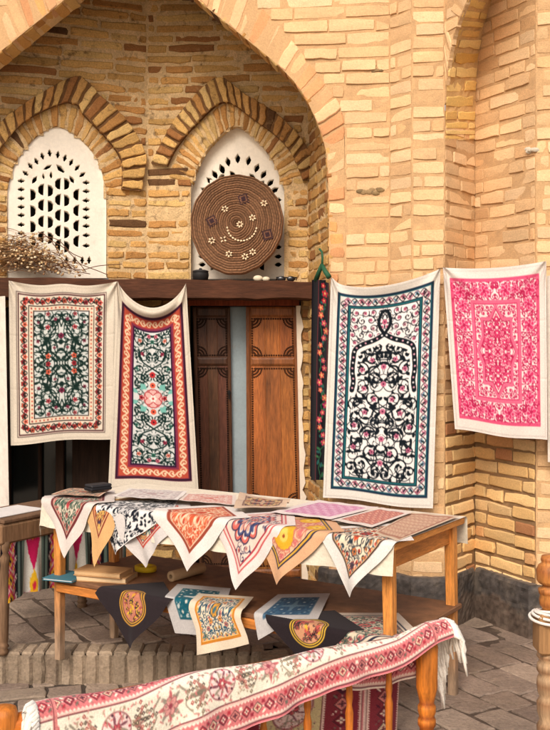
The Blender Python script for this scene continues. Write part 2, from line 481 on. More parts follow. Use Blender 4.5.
# voussoirs of the big arch, with the narrow jamb course under it
mb = MB()
def vous_col(u, z): return pick([(220, 168, 122), (226, 178, 134), (208, 150, 104), (214, 158, 100)], [3, 3, 2, 1])
ZTHR = MF.hit(345, 230)[1]
arch_i = [p for p in intr[1:-1]]; arch_e = [p for p in extr[1:-1]]
arch_i = smooth_curve([p for p in arch_i if p[1] > ZTHR], 200); arch_e = smooth_curve([p for p in arch_e if p[1] > ZTHR], 200)
half = lambda l, s_: [p for p in l if (p[0] >= MF.hit(131, 0)[0] - 1e-6) == s_]
ring(mb, MF, arch_i, arch_e, 58, -.1, .003, vous_col, PIER_M, gap=.010, jit=.002, mw=.001)
zj = min(arch_i[0][1], arch_e[0][1])
panel(mb, MF, uA, u345, .2, zj, vous_col, PIER_M, None, joint=.015, w=.0034, mamp=.0006, pitch=.0715, L=.25, bev=.003)
uAl, u345l = MF.hit(262 - 329, 200)[0], MF.hit(262 - 345, 200)[0]
panel(mb, MF, u345l, uAl, .0, zj, vous_col, PIER_M, None, joint=.018, w=.0036, mamp=.001, pitch=.0715, L=.25, bev=.003)
# soffit and jamb returning inward
def lofter(curve, depth):
    c = resample(curve, 300); d = np.r_[0, np.cumsum(np.hypot(*np.diff(np.array(c), axis=0).T))]
    def M(u, v, w):
        i = min(max(np.searchsorted(d, u) - 1, 0), len(c) - 2); t = (u - d[i]) / (d[i + 1] - d[i])
        p = (c[i][0] + (c[i + 1][0] - c[i][0]) * t, c[i][1] + (c[i + 1][1] - c[i][1]) * t)
        tx, tz = c[i + 1][0] - c[i][0], c[i + 1][1] - c[i][1]; l = math.hypot(tx, tz)
        nx, nz = -tz / l, tx / l                  # pointing into the opening
        return MF(p[0] + nx * w, p[1] + nz * w, -v)
    M.L = d[-1]; return M
full = resample([(uA, .2)] + [p for p in arch_i] + [(uAl, .0)], 400)
ML = lofter(full, .15)
def Msoff(u, v, w): return ML(v, u, w)
panel(mb, Msoff, 0, .165, 0.0, ML.L, niche_col, NICHE_M, None, pitch=.0715, L=.6, joint=.014, w=.004, cell=.05, mamp=.001, hjoint=.002)
mb.build('arch', M_BRICK, bld)

# niche side walls, facets, ceiling
RG = G(147, 6.195)  # niche and everything in it scaled about the camera to a nearer depth
RR = G(309, 6.125)
LL = (RG[0] - 1.15 * math.cos(math.radians(19)), RG[1] - 1.15 * math.sin(math.radians(19)))
inner_r = MF(uA, 0, -.16)[:2]
MR = plane_map(RG, RR); MLf = plane_map(LL, RG)
MS = plane_map(inner_r, RR)
win_px = {1: [(7, 276), (7, 200), (9, 182), (17, 160), (33, 140), (57, 127), (81, 140), (97, 160), (104, 182), (106, 200), (106, 276)],
          2: [(189, 276), (189, 205), (193, 180), (203, 156), (218, 138), (236, 126), (254, 138), (270, 156), (281, 180), (286, 205), (286, 276)]}
hood_out = {1: [(-24, 178), (-10, 142), (0, 123), (41, 94), (78, 77), (96, 94), (120, 115), (139, 142), (145, 160), (140, 192)],
            2: [(152, 164), (174, 123), (198, 95), (220, 78), (245, 95), (280, 117), (306, 146), (318, 176)]}
hood_in = {1: [(-8, 182), (-4, 160), (0, 149), (28, 120), (70, 103), (84, 117), (109, 143), (121, 163), (121, 190)],
           2: [(168, 167), (177, 149), (198, 124), (225, 103), (252, 119), (280, 140), (295, 160), (303, 182)]}
mb = MB()
wins = {}
for k, M in ((1, MLf), (2, MR)):
    o = smooth_curve([M.hit(*p) for p in win_px[k]], 120)
    wins[k] = (M, o)
inw = {k: inpoly(wins[k][1] + [(wins[k][1][-1][0], 1.8), (wins[k][1][0][0], 1.8)]) for k in wins}
ZB = 1.80
inh = {k: inpoly([M.hit(*p) for p in hood_out[k]]) for k, M in ((1, MLf), (2, MR))}
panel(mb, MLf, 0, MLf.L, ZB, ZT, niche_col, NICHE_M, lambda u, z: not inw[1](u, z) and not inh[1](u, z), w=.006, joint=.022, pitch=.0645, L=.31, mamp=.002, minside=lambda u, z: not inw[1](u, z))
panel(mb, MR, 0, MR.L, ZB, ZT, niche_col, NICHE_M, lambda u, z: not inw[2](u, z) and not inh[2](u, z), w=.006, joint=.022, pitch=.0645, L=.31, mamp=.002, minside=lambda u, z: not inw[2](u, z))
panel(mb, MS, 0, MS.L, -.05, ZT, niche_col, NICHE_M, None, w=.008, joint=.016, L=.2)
# left return of the niche and its ceiling
ML2 = plane_map(LL, MF(MF.hit(262 - 329, 200)[0], 0, -.16)[:2])
panel(mb, ML2, 0, ML2.L, ZB - 1.9, ZT, niche_col, NICHE_M, None, w=.008, joint=.02)
mb.quad((-3, 5.4, ZT - .02), (1.2, 5.4, ZT - .02), (1.2, 7.4, ZT - .02), (-3, 7.4, ZT - .02), NICHE_M)
mb.build('niche_wall', M_NICHE, bld)

for k, M in ((1, MLf), (2, MR)):
    mb = MB()
    ho = smooth_curve([M.hit(*p) for p in hood_out[k]], 90); hi = smooth_curve([M.hit(*p) for p in hood_in[k]], 90)
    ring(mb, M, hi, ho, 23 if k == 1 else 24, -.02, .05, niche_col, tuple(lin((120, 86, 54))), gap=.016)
    # inner ring between hood and plaster panel
    out = wins[k][1]
    zc = M.hit(0 if k == 1 else 200, 190 if k == 1 else 182)[1]
    arcp = [p for p in out if p[1] > zc - .02]
    cen = (sum(p[0] for p in arcp) / len(arcp))
    oo = []
    for i, p in enumerate(arcp):
        a = arcp[max(i - 1, 0)]; b = arcp[min(i + 1, len(arcp) - 1)]
        t = Vector((b[0] - a[0], b[1] - a[1])).normalized()
        nrm = Vector((-t.y, t.x))
        oo.append((p[0] + nrm.x * .15, p[1] + nrm.y * .15))
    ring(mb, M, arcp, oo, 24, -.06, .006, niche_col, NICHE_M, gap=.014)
    mb.build('window_arch', M_NICHE, bld)

# ---- plaster lattice windows
def curve_mesh(name, M, outer, holes, w, th, mat, col, parent):
    cu = bpy.data.curves.new(name, 'CURVE'); cu.dimensions = '2D'; cu.fill_mode = 'BOTH'; cu.extrude = th / 2; cu.bevel_depth = .0025; cu.bevel_resolution = 0
    for poly in [outer] + holes:
        sp = cu.splines.new('POLY'); sp.points.add(len(poly) - 1); sp.use_cyclic_u = True
        for q, p in zip(sp.points, poly): q.co = (p[0], p[1], 0, 1)
    to = bpy.data.objects.new('tmp', cu); COL.objects.link(to)
    dg = bpy.context.evaluated_depsgraph_get(); dg.update()
    me = bpy.data.meshes.new_from_object(to.evaluated_get(dg))
    bpy.data.objects.remove(to)
    co = np.zeros(len(me.vertices) * 3); me.vertices.foreach_get('co', co); co = co.reshape(-1, 3)
    me.vertices.foreach_set('co', np.array([M(p[0], p[1], w + p[2]) for p in co]).ravel())
    me.materials.clear(); me.materials.append(mat); me.name = name
    at = me.color_attributes.new('col', 'FLOAT_COLOR', 'POINT')
    a = np.ones((len(me.vertices), 4), np.float32); a[:, :3] = lin(col); at.data.foreach_set('color', a.ravel())
    me.update()
    o = bpy.data.objects.new(name, me); COL.objects.link(o); attach(o, parent); return o

def spindle(cx, cy, ang, l=9.2, wd=6.0):
    """small scalloped diamond opening"""
    pts = []
    prof = [(-.5, 0), (-.38, .12), (-.26, .30), (-.16, .26), (0, .5), (.16, .26), (.26, .30), (.38, .12), (.5, 0), (.38, -.12), (.26, -.30), (.16, -.26), (0, -.5), (-.16, -.26), (-.26, -.30), (-.38, -.12)]
    c, s_ = math.cos(ang), math.sin(ang)
    for a, b in prof: pts.append((cx + a * l * c - b * wd * s_, cy + a * l * s_ + b * wd * c))
    return pts
def leafhole(cx, cy, ang, l=12, wd=5.5):
    c, s_ = math.cos(ang), math.sin(ang)
    return [(cx + a * l * c - b * wd * s_, cy + a * l * s_ + b * wd * c) for a, b in ((-.5, 0), (-.2, .4), (.1, .5), (.5, 0), (.1, -.5), (-.2, -.4))]
def trap(cx, cy, right, w_=6.4, h=12.8):
    s_ = 1 if right else -1
    return [(cx - s_ * w_ / 2, cy - h / 2), (cx + s_ * w_ * .1, cy - h / 2 + 1.0), (cx + s_ * w_ / 2, cy - h * .2), (cx + s_ * w_ / 2, cy + h * .2), (cx + s_ * w_ * .1, cy + h / 2 - 1.0), (cx - s_ * w_ / 2, cy + h / 2)]
z5 = lambda x, y: (x / 3.667, 130 + y / 3.667)
holes1 = []
for y in (186, 217, 250, 282, 312, 347, 378, 412): holes1.append(spindle(*z5(78, y), 0))
for y in (192, 224, 258, 290, 320, 352, 386, 424): holes1.append(spindle(*z5(317, y), 0))
for x, y in ((94, 158), (112, 131), (134, 114), (156, 95), (183, 84), (213, 90), (239, 102), (262, 118), (284, 138), (303, 163)):
    holes1.append(spindle(*z5(x, y), math.atan2(y - 240, x - 200)))
for x in (110, 140, 170, 200, 245, 275, 303, 328): holes1.append(spindle(*z5(x, 478), math.pi / 2))
for x, ys, rt in ((122, (237, 297, 355, 410), 1), (151, (218, 275, 335, 392), 0), (186, (222, 279, 338, 396), 1), (213, (197, 255, 312, 370, 422), 0), (246, (197, 258, 317, 376, 428), 1), (280, (237, 295, 351, 408), 0)):
    for y in ys: holes1.append(trap(*z5(x, y), rt))
holes1.append([z5(*p) for p in ((155, 145), (172, 128), (192, 124), (186, 138), (170, 146))])
holes1.append([z5(*p) for p in ((205, 124), (225, 130), (243, 152), (232, 158), (212, 148))])
holes1.append(leafhole(*z5(127, 182), -1.0, 11, 5)); holes1.append(leafhole(*z5(265, 182), 1.0, 11, 5)); holes1.append(leafhole(*z5(188, 165), 1.57, 9, 4)); holes1.append(leafhole(*z5(160, 170), 1.4, 8, 3.4))
z6 = lambda x, y: (130 + x / 3.667, 130 + y / 3.667)
holes2 = []
for x, y in ((268, 215), (287, 180), (305, 156), (332, 136), (354, 109), (390, 97), (430, 105), (461, 132), (486, 156), (511, 187), (527, 214)):
    holes2.append(leafhole(*z6(x, y), math.atan2(y - 300, x - 395), 11.5, 6))
for y in (250, 285, 320, 355, 390, 425, 460, 490):
    holes2.append(leafhole(*z6(258, y), 0, 9, 5.5)); holes2.append(leafhole(*z6(540, y), 0, 9, 5.5))
for x, ys, rt in ((300, (200, 260, 320, 380, 440, 490), 1), (330, (175, 235, 295, 355, 415, 470), 0), (372, (165, 225, 285, 345, 405, 465), 1), (402, (195, 255, 315, 375, 435, 485), 0), (445, (175, 235, 295, 355, 415, 470), 1), (478, (200, 260, 320, 380, 440, 490), 0)):
    for y in ys: holes2.append(trap(*z6(x, y), rt))
for k, M, hs in ((1, MLf, holes1), (2, MR, holes2)):
    out = wins[k][1]
    cen = Vector((sum(p[0] for p in out) / len(out), sum(p[1] for p in out) / len(out)))
    out2 = [(cen.x + (p[0] - cen.x) * 1.02, cen.y + (p[1] - cen.y) * 1.02) for p in out]
    wd = -.035 if k == 1 else -.10
    win = curve_mesh('lattice_window', M, out2, [[M.hit(*p) for p in h] for h in hs], wd, .05, M_PLASTER, (232, 222, 206), bld)
    mb = MB()
    # plastered reveal, and a backing painted dark for the unlit room behind
    for p, q in zip(out, out[1:]):
        mb.quad(M(*p, .004), M(*q, .004), M(*q, wd - .02), M(*p, wd - .02), tuple(lin((226, 214, 196))))
    mb.build('reveal', M_PLASTER, win)
    mb = MB()
    for i, (p, q) in enumerate(zip(out, out[1:])):
        t = Vector((q[0] - p[0], q[1] - p[1])).normalized(); ox, oz = -t.y * .03, t.x * .03
        mb.quad(M(*p, -.004), M(*q, -.004), M(q[0] + ox, q[1] + oz, -.004), M(p[0] + ox, p[1] + oz, -.004), NICHE_M)
    mb.build('mortar_edge', M_NICHE, win)
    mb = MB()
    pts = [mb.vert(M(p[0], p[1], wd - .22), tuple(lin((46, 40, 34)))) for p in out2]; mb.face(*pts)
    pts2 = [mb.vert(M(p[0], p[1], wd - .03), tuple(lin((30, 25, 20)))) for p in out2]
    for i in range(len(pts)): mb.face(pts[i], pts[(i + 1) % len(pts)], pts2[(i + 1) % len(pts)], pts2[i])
    mb.build('dark_window_backing', M_MISC, win)

# ---- right hand recess: reveal, panel, arch soffit, spandrel
mb = MB()
MRv = plane_map(E_, Gc); MRf = plane_map(Gc, I_); MRj = plane_map(I_, J_)
def mixcol(u, z): return low_col(u, z) if z < 1.15 + R.uniform(-.15, .15) else pier_col(u, z)
panel(mb, MRv, 0, MRv.L, .2, zE + .02, mixcol, PIER_M, lambda u, z: z > 1.1, joint=.015, w=.0034, mamp=.0006, pitch=.0715, L=.24, bev=.0018, jit=.0014)
panel(mb, MRv, 0, MRv.L, .2, 1.1, low_col, LOW_M, None, joint=.015, w=.009, mamp=.002, jit=.0018, pitch=.0715, L=.24)
panel(mb, MRf, 0, MRf.L, 1.1, ZT, pier_col, PIER_M, None, joint=.015, w=.0034, mamp=.0006, pitch=.0715, L=.2, bev=.0018, jit=.0014)
panel(mb, MRf, 0, MRf.L, .2, 1.1, low_col, LOW_M, None, joint=.015, w=.009, mamp=.002, jit=.0018, pitch=.0715, L=.22)
panel(mb, MRj, 0, MRj.L, .2, ZT, pier_col, PIER_M, None, joint=.015, w=.0034, mamp=.0006, pitch=.0715, L=.2, bev=.0018, jit=.0014)
u, z = MRf.hit(535, 150)
for i in range(5): mb.blob(MRf(u - .02 + R.gauss(0, .02), z + R.gauss(0, .006), .003), .025, .008, .012, tuple(lin((188, 176, 156))), 8, 5)
mb.build('side_wall', M_BRICK, bld)
# arch over the recess
mb = MB()
MSp = plane_map(E_, (E_[0] + .43, E_[1] - .905))
front_px = [(445.2, 140), (445.3, 122), (446.8, 82), (453, 41), (463, 12), (478, -22), (496, -50)]
back_px = [(475.5, 140), (475.5, 122), (476.5, 82), (481, 41), (487, 16), (497, -14), (512, -40)]
fr = smooth_curve([MSp.hit(*p) for p in front_px], 80); bk = smooth_curve([MRf.hit(*p) for p in back_px], 80)
def Mso(u, v, w):                              # u across the soffit 0..1, v along the arch 0..1
    i = v * (len(fr) - 1); i0 = min(int(max(i, 0)), len(fr) - 2); t = i - i0
    a = Vector(MSp(fr[i0][0] * (1 - t) + fr[i0 + 1][0] * t, fr[i0][1] * (1 - t) + fr[i0 + 1][1] * t, 0))
    i = v * (len(bk) - 1); i0 = min(int(max(i, 0)), len(bk) - 2); t = i - i0
    b = Vector(MRf(bk[i0][0] * (1 - t) + bk[i0 + 1][0] * t, bk[i0][1] * (1 - t) + bk[i0 + 1][1] * t, 0))
    us = u / .35
    return tuple(a.lerp(b, us) + Vector((.25, -.85, -.45)) * w)
hs = 1.25
def Mso2(u, v, w): return Mso(u, v / hs, w)
def sof_col(u, z): return pick([(226, 186, 112), (232, 196, 128), (214, 164, 86), (222, 176, 104)], [3, 3, 2, 2])  # yellower than the walls: reflected light put into the soffit brick colours
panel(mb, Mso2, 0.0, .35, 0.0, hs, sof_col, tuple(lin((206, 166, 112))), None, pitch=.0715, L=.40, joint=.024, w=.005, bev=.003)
# voussoir band and spandrel in the front plane
FX = [p[0] for p in fr]; FZ = [p[1] for p in fr]
off = []
for i, p in enumerate(fr):
    a = fr[max(i - 1, 0)]; b = fr[min(i + 1, len(fr) - 1)]
    t = Vector((b[0] - a[0], b[1] - a[1])).normalized(); off.append((p[0] - t.y * .10, p[1] + t.x * .10))
sp_poly = inpoly([(fr[0][0], fr[0][1])] + off + [(off[-1][0] + .1, ZT), (-.0001, ZT)])
panel(mb, MSp, 0.0, .55, zE, ZT, pier_col, PIER_M, lambda u, z: z > np.interp(u, FX, FZ), joint=.015, w=.0034, mamp=.0006, pitch=.0715, L=.15, bev=.0018, jit=.0014, cell=.012)
sel = [i for i in range(len(fr)) if fr[i][0] > .012]
ring(mb, MSp, [fr[i] for i in sel], [(max(.002, off[i][0]), off[i][1] if off[i][0] > .002 else fr[i][1] + .10) for i in sel], 13, -.02, .006, pier_col, PIER_M, gap=.012, jit=.0016, mw=.003)
mb.build('recess_arch', M_BRICK, bld)

# ---- dark plinth round the foot of the walls
mb = MB()
pl = [G(318, 5.36), (A_[0] - .005, A_[1] - .03), (B_[0], B_[1] - .05), (C_[0] - .01, C_[1] - .04), (E_[0] + .02, E_[1] - .035), (Gc[0] - .012, Gc[1] - .055), (I_[0] - .045, I_[1] - .03), (J_[0] - .02, J_[1] - .07)]
for a, b in zip(pl, pl[1:]):
    M = plane_map(a, b); nu = max(3, int(M.L / .02)); nz = 16
    pts = np.zeros((nz + 4, nu + 1, 3)); cc = np.zeros_like(pts)
    for i in range(nu + 1):
        for j in range(nz + 4):
            u = M.L * i / nu
            edge = i in (0, nu)
            rough = 0 if edge else R.gauss(0, .0014)
            if j <= nz:
                z = -.03 + .30 * j / nz; w = rough + (.0 if j < nz else -.008)
                base = (74, 68, 64) if z > .12 + .04 * math.sin(u * 9) else (92, 78, 68)
            else:
                z = .273 + R.gauss(0, .002); w = -.008 - .035 * (j - nz)
                base = (120, 106, 92)
            pts[j, i] = M(u, z, w); cc[j, i] = lin(base) * R.uniform(.7, 1.25)
    mb.grid(pts, cc)
mb.build('plinth', M_PLINTH, bld)

# ---- wall under the beam: wooden shop front on the left, brick strips, doors
MW = plane_map((-2.04, 6.07), (.266, 6.16))
mb = MB()
ua, ub = MW.hit(118, 350)[0], MW.hit(190, 350)[0]; uc, ud = MW.hit(301, 350)[0], MW.L
for a, b in ((ua, ub), (uc, ud)):
    panel(mb, MW, a, b, -.05, 1.765, niche_col, tuple(lin((150, 118, 80))), None, w=.01, joint=.02, L=.2)
ua0 = MW.hit(-20, 300)[0]
panel(mb, MW, 0, ua, 1.675, 1.765, niche_col, NICHE_M, None, w=.01, joint=.02)
mb.build('lower_wall', M_NICHE, bld)
# white plaster rim beside the door
mb = MB()
pts = []
for side in (0, 1):
    for i in range(40):
        z = 1.713 - i * .044; px = 296 + 6 * i / 40
        u0 = MW.hit(px, 350)[0]
        pts.append((side, i, u0 + (0 if side == 0 else .032 + R.gauss(0, .006)), z))
idx = [mb.vert(MW(u, z, .022), tuple(lin((214, 200, 182)))) for (_, _, u, z) in pts]
idb = [mb.vert(MW(u + (.0 if s_ == 0 else .004), z, -.02), tuple(lin((190, 174, 154)))) for (s_, _, u, z) in pts]
for i in range(39):
    mb.face(idx[i], idx[i + 1], idx[41 + i], idx[40 + i]); mb.face(idx[40 + i], idx[41 + i], idb[41 + i], idb[40 + i]); mb.face(idx[i], idx[i + 1], idb[i + 1], idb[i])
mb.build('plaster_rim', M_PLASTER, bld)

# beam along the whole niche
BL, BR = Vector(G(-40, 5.735)), Vector(G(314, 5.93))
bd = (BR - BL); bn = Vector((bd.y, -bd.x)).normalized(); bn = -bn if bn.y < 0 else bn
mb = MB()
seg = 24
for i in range(seg + 1):
    p = BL + bd * (i / seg)
    zt = 1.865 - .010 * i / seg + R.gauss(0, .0025); zb = 1.741 + .004 * i / seg + R.gauss(0, .003); dn = R.gauss(0, .002)
    cc = tuple(lin((74, 44, 28)) * R.uniform(.85, 1.15))
    for (o_, z) in ((0 + dn, zb + .006), (0 + dn, zt - .008), (.012, zt), (.42, zt), (.42, zb), (.01, zb)):
        q = p + bn * o_; mb.vert((q.x, q.y, z), cc)
for i in range(seg):
    for j in range(6): mb.face(i * 6 + j, i * 6 + (j + 1) % 6, i * 6 + 6 + (j + 1) % 6, i * 6 + 6 + j)
mb.face(*range(6)); mb.face(*[seg * 6 + j for j in range(6)])
mb.build('lintel_beam', M_BEAM, bld)

# door frame and two leaves
def umm(px): return MW.hit(px, 400)[0]
mb = MB(); red = tuple(lin((118, 56, 34)))
uL, uR_ = umm(188), umm(299)
Uv = Vector((MW.U.x, MW.U.y, 0)); Nv = Vector((MW.N.x, MW.N.y, 0)); Zv = Vector((0, 0, 1))
mb.bbox(MW(uL, 1.713, -.05), Uv * (uR_ - uL), Nv * .085, Zv * .05, red)
mb.bbox(MW(uL - .02, -.05, -.05), Uv * .03, Nv * .08, Zv * 1.765, tuple(lin((70, 40, 26))))
mb.build('door_frame', M_OLD, bld)
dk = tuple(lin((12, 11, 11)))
mb = MB()
q = MW(umm(246) - .13, 0, -.14)
mb.bbox(MW(umm(229), 0, -.14), Uv * (umm(249) - umm(229)), Nv * .02, Zv * 1.712, tuple(lin((150, 162, 166))))
mb.build('inner_door', M_PLASTER, bld)
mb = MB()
mb.quad(MW(uL - .1, -.05, -.30), MW(uR_ + .1, -.05, -.30), MW(uR_ + .1, 1.8, -.30), MW(uL - .1, 1.8, -.30), dk)  # flat sheet coloured near-black to stand in for unlit space behind the doors
mb.build('dark_door_backing', M_MISC, bld)

def leaf(px0, px1, bpx0, bpx1, w0, tilt, cols, name_label):
    """one panelled door leaf; px0..px1 at the top, bpx0..bpx1 at the sill (the old leaves lean)"""
    ztop, zbot = 1.708, .02
    def M(a, z, w):                             # a 0..1 across
        t = (ztop - z) / (ztop - zbot)
        u = (umm(px0) * (1 - t) + umm(bpx0) * t) * (1 - a) + (umm(px1) * (1 - t) + umm(bpx1) * t) * a
        return MW(u, z, w0 + w + tilt * (a))
    c0, c1, c2 = [tuple(lin(c)) for c in cols]
    door = MB()
    def slab(a0, a1, z0, z1, w1, c, bev=.012, w2=-.03):
        o = [(a0, z0), (a1, z0), (a1, z1), (a0, z1)]
        cx, cz = (a0 + a1) / 2, (z0 + z1) / 2
        W_ = umm(px1) - umm(px0)
        inn = [(a + (bev / W_ if a < cx else -bev / W_), z + (bev if z < cz else -bev)) for a, z in o]
        r0 = [door.vert(M(a, z, w2), c) for a, z in o]; r1 = [door.vert(M(a, z, w1 - bev * .5), c) for a, z in o]; r2 = [door.vert(M(a, z, w1), c) for a, z in inn]
        for A, B in ((r0, r1), (r1, r2)):
            for k in range(4): door.face(A[k], A[(k + 1) % 4], B[(k + 1) % 4], B[k])
        door.face(*r2)
    H1, H2, H3 = 1.735, 1.30, .28
    st = .085
    slab(0, st, zbot, ztop, .012, c0); slab(1 - st, 1, zbot, ztop, .012, c0)
    for z0, z1 in ((zbot, zbot + .05), (.40, .47), (1.34, 1.39), (1.645, ztop)): slab(st, 1 - st, z0, z1, .010, c1)
    nb = 3
    for z0, z1 in ((.47, 1.34), (1.39, 1.645), (zbot + .05, .40)):
        for b in range(nb):
            c = tuple(x * R.uniform(.85, 1.12) for x in c2)
            slab(st + (1 - 2 * st) * b / nb, st + (1 - 2 * st) * (b + 1) / nb, z0, z1, -.002 + R.uniform(0, .002), c, .003)
    d = door.build('door', M_WOOD, bld)
    if name_label: d['label'] = name_label
    # beaded carving round the panels
    cv = MB(); cd = tuple(x * .30 for x in c0); W_ = umm(px1) - umm(px0)
    def bead(a, z, r=.0062): cv.blob(M(a, z, .001), r, r * .8, r, cd, 6, 4)
    for z0, z1 in ((.488, 1.322), (1.404, 1.632), (.09, .385)):
        a0, a1 = st + .03, 1 - st - .03
        n1 = int((a1 - a0) * W_ / .0145)
        for i in range(n1 + 1):
            a = a0 + (a1 - a0) * i / n1
            for z in (z0, z1): bead(a, z)
        n2 = int((z1 - z0) / .0145)
        for i in range(1, n2):
            z = z0 + (z1 - z0) * i / n2
            for a in (a0, a1): bead(a, z)
        for sa, sz in ((1, 1), (1, -1), (-1, 1), (-1, -1)):
            ca, cz = (a0 if sa > 0 else a1), (z0 if sz > 0 else z1)
            rr = min(.055, (z1 - z0) * .3)
            for i in range(9):
                th = math.pi / 2 * i / 8
                for kq in (1.0, .68, .36):
                    bead(ca + sa * rr * kq * math.cos(th) / W_, cz + sz * rr * kq * math.sin(th), .0058)
    cv.build('carving', M_OLD, d)
    return d, M
dl, MD = leaf(192, 230, 199, 234, -.085, 0.0, ((80, 49, 30), (72, 44, 28), (88, 54, 34)), 'dark brown carved door leaf standing ajar')
hb = MB(); hb.blob(MD(.94, 1.17, .02), .012, .012, .016, tuple(lin((30, 26, 24)))); hb.tube([MD(.94, 1.17, .0), MD(.94, 1.17, .03), MD(.94, 1.13, .035)], .005, tuple(lin((30, 26, 24)))); hb.build('handle', M_MISC, dl)
dr, MD2 = leaf(246, 298, 247, 306, -.02, 0.0, ((112, 64, 32), (120, 70, 34), (140, 82, 38)), 'orange brown carved door leaf')

# shop front: dark glazing with wooden posts
mb = MB()
mb.quad(MW(-.2, -.05, -.03), MW(ua, -.05, -.03), MW(ua, 1.70, -.03), MW(-.2, 1.70, -.03), tuple(lin((18, 24, 24))))
mb.build('shop_window', M_DARK, bld)
mb = MB(); wc = tuple(lin((52, 36, 26)))
for px, wd in ((8, .03), (60, .05), (40, .02), (116, .04)):
    mb.bbox(MW(umm(px) - wd / 2, -.05, -.028), Uv * wd, Nv * .05, Zv * 1.75, wc)
mb.bbox(MW(umm(72), -.05, -.028), Uv * (umm(111) - umm(72)), Nv * .03, Zv * 1.14, tuple(lin((46, 32, 24))))
mb.build('shop_frame', M_OLD, bld)
#PART2
# ------------------------------------------------------------------ drawing the embroidery (colours of the cloth itself, per vertex)
class Cv:
    def __init__(s, w, h, bg):
        s.w, s.h = int(w), int(h); s.a = np.empty((s.h, s.w, 3)); s.a[:] = np.array(bg, float); s.sym = [lambda p: p]; s.clip = None; s.k = .80
    def _blend(s, x0, y0, al, col):
        if s.clip is not None:
            al = al * s.clip[y0:y0 + al.shape[0], x0:x0 + al.shape[1]]
        r = s.a[y0:y0 + al.shape[0], x0:x0 + al.shape[1]]
        r += (np.array(col, float) - r) * al[..., None]
    def rect(s, x0, y0, x1, y1, col):
        s.a[max(0, int(round(y0))):max(0, int(round(y1))), max(0, int(round(x0))):max(0, int(round(x1)))] = np.array(col, float)
    def setclip(s, x0, y0, x1, y1):
        s.clip = np.zeros((s.h, s.w)); s.clip[int(y0):int(y1), int(x0):int(x1)] = 1
    def _seg(s, p, q, wa, wb, col):
        r = max(wa, wb) / 2 + 1
        x0, x1 = int(max(0, min(p[0], q[0]) - r)), int(min(s.w, max(p[0], q[0]) + r + 2))
        y0, y1 = int(max(0, min(p[1], q[1]) - r)), int(min(s.h, max(p[1], q[1]) + r + 2))
        if x1 <= x0 or y1 <= y0: return
        X, Y = np.meshgrid(np.arange(x0, x1), np.arange(y0, y1))
        dx, dy = q[0] - p[0], q[1] - p[1]; L2 = dx * dx + dy * dy + 1e-9
        t = np.clip(((X - p[0]) * dx + (Y - p[1]) * dy) / L2, 0, 1)
        d = np.hypot(X - p[0] - t * dx, Y - p[1] - t * dy)
        s._blend(x0, y0, np.clip((wa + (wb - wa) * t) / 2 - d + .5, 0, 1), col)
    def line(s, pts, w, col, w2=None):
        w2 = w if w2 is None else w2; n = len(pts) - 1
        for f in s.sym:
            P_ = [f(p) for p in pts]
            for i in range(n): s._seg(P_[i], P_[i + 1], w + (w2 - w) * i / n, w + (w2 - w) * (i + 1) / n, col)
    def ell(s, c, rx, ry, ang, col):
        c1 = (c[0] + math.cos(ang), c[1] + math.sin(ang))
        for f in s.sym:
            a, b = f(c), f(c1); ux, uy = b[0] - a[0], b[1] - a[1]; r = max(rx, ry) + 1
            x0, x1 = int(max(0, a[0] - r)), int(min(s.w, a[0] + r + 2)); y0, y1 = int(max(0, a[1] - r)), int(min(s.h, a[1] + r + 2))
            if x1 <= x0 or y1 <= y0: continue
            X, Y = np.meshgrid(np.arange(x0, x1) - a[0], np.arange(y0, y1) - a[1])
            d = np.hypot((X * ux + Y * uy) / rx, (-X * uy + Y * ux) / ry)
            s._blend(x0, y0, np.clip((1 - d) * min(rx, ry) + .5, 0, 1), col)
    def poly(s, pts, col):
        for f in s.sym:
            P_ = np.array([f(p) for p in pts], float)
            x0, x1 = int(max(0, P_[:, 0].min())), int(min(s.w, P_[:, 0].max() + 2)); y0, y1 = int(max(0, P_[:, 1].min())), int(min(s.h, P_[:, 1].max() + 2))
            if x1 <= x0 or y1 <= y0: continue
            X, Y = np.meshgrid(np.arange(x0, x1), np.arange(y0, y1)); c = np.zeros(X.shape, bool)
            for (ax, ay), (bx, by) in zip(P_, np.roll(P_, -1, 0)):
                if ay == by: continue
                c ^= ((ay > Y) != (by > Y)) & (X < (bx - ax) * (Y - ay) / (by - ay) + ax)
            s._blend(x0, y0, c.astype(float), col)
    def flower(s, c, r, petal, centre, n=5, a0=0.0, edge=None):
        for k in range(n):
            a = a0 + 2 * math.pi * k / n; p = (c[0] + math.cos(a) * r * .58, c[1] + math.sin(a) * r * .58)
            if edge: s.ell(p, r * .55, r * .42, a, edge)
            s.ell(p, r * .44, r * .31, a, petal)
        s.ell(c, r * .3, r * .3, 0, centre)
    def leaf(s, c, l, w, a, col): s.ell((c[0] + math.cos(a) * l * .5, c[1] + math.sin(a) * l * .5), l * .55, w, a, col)
    def spiral(s, c, r, a0, turns, dr, w, col, leaves=0, lcol=None, lw=None, fl=None):
        n = int(26 * turns) + 4; pts = []
        for i in range(n + 1):
            t = i / n; rr = r * (1 - .80 * t ** .9); a = a0 + dr * 2 * math.pi * turns * t
            pts.append((c[0] + rr * math.cos(a), c[1] + rr * math.sin(a)))
        s.line(pts, w, col, w * .7)
        for k in range(leaves):
            i = int(n * (k + .35) / (leaves + .6)); p = pts[i]; a = a0 + dr * 2 * math.pi * turns * i / n
            side = 1 if k % 2 == 0 else -1
            ta = a + dr * math.pi / 2 + side * .7 * dr * (-1)
            s.leaf(p, r * .55, (lw or w) * 1.0, ta, lcol or col)
        if fl: s.flower(c, fl[0], fl[1], fl[2], 5, a0)
        else: s.ell(pts[-1], w * 1.0, w * 1.0, 0, col)
        return pts
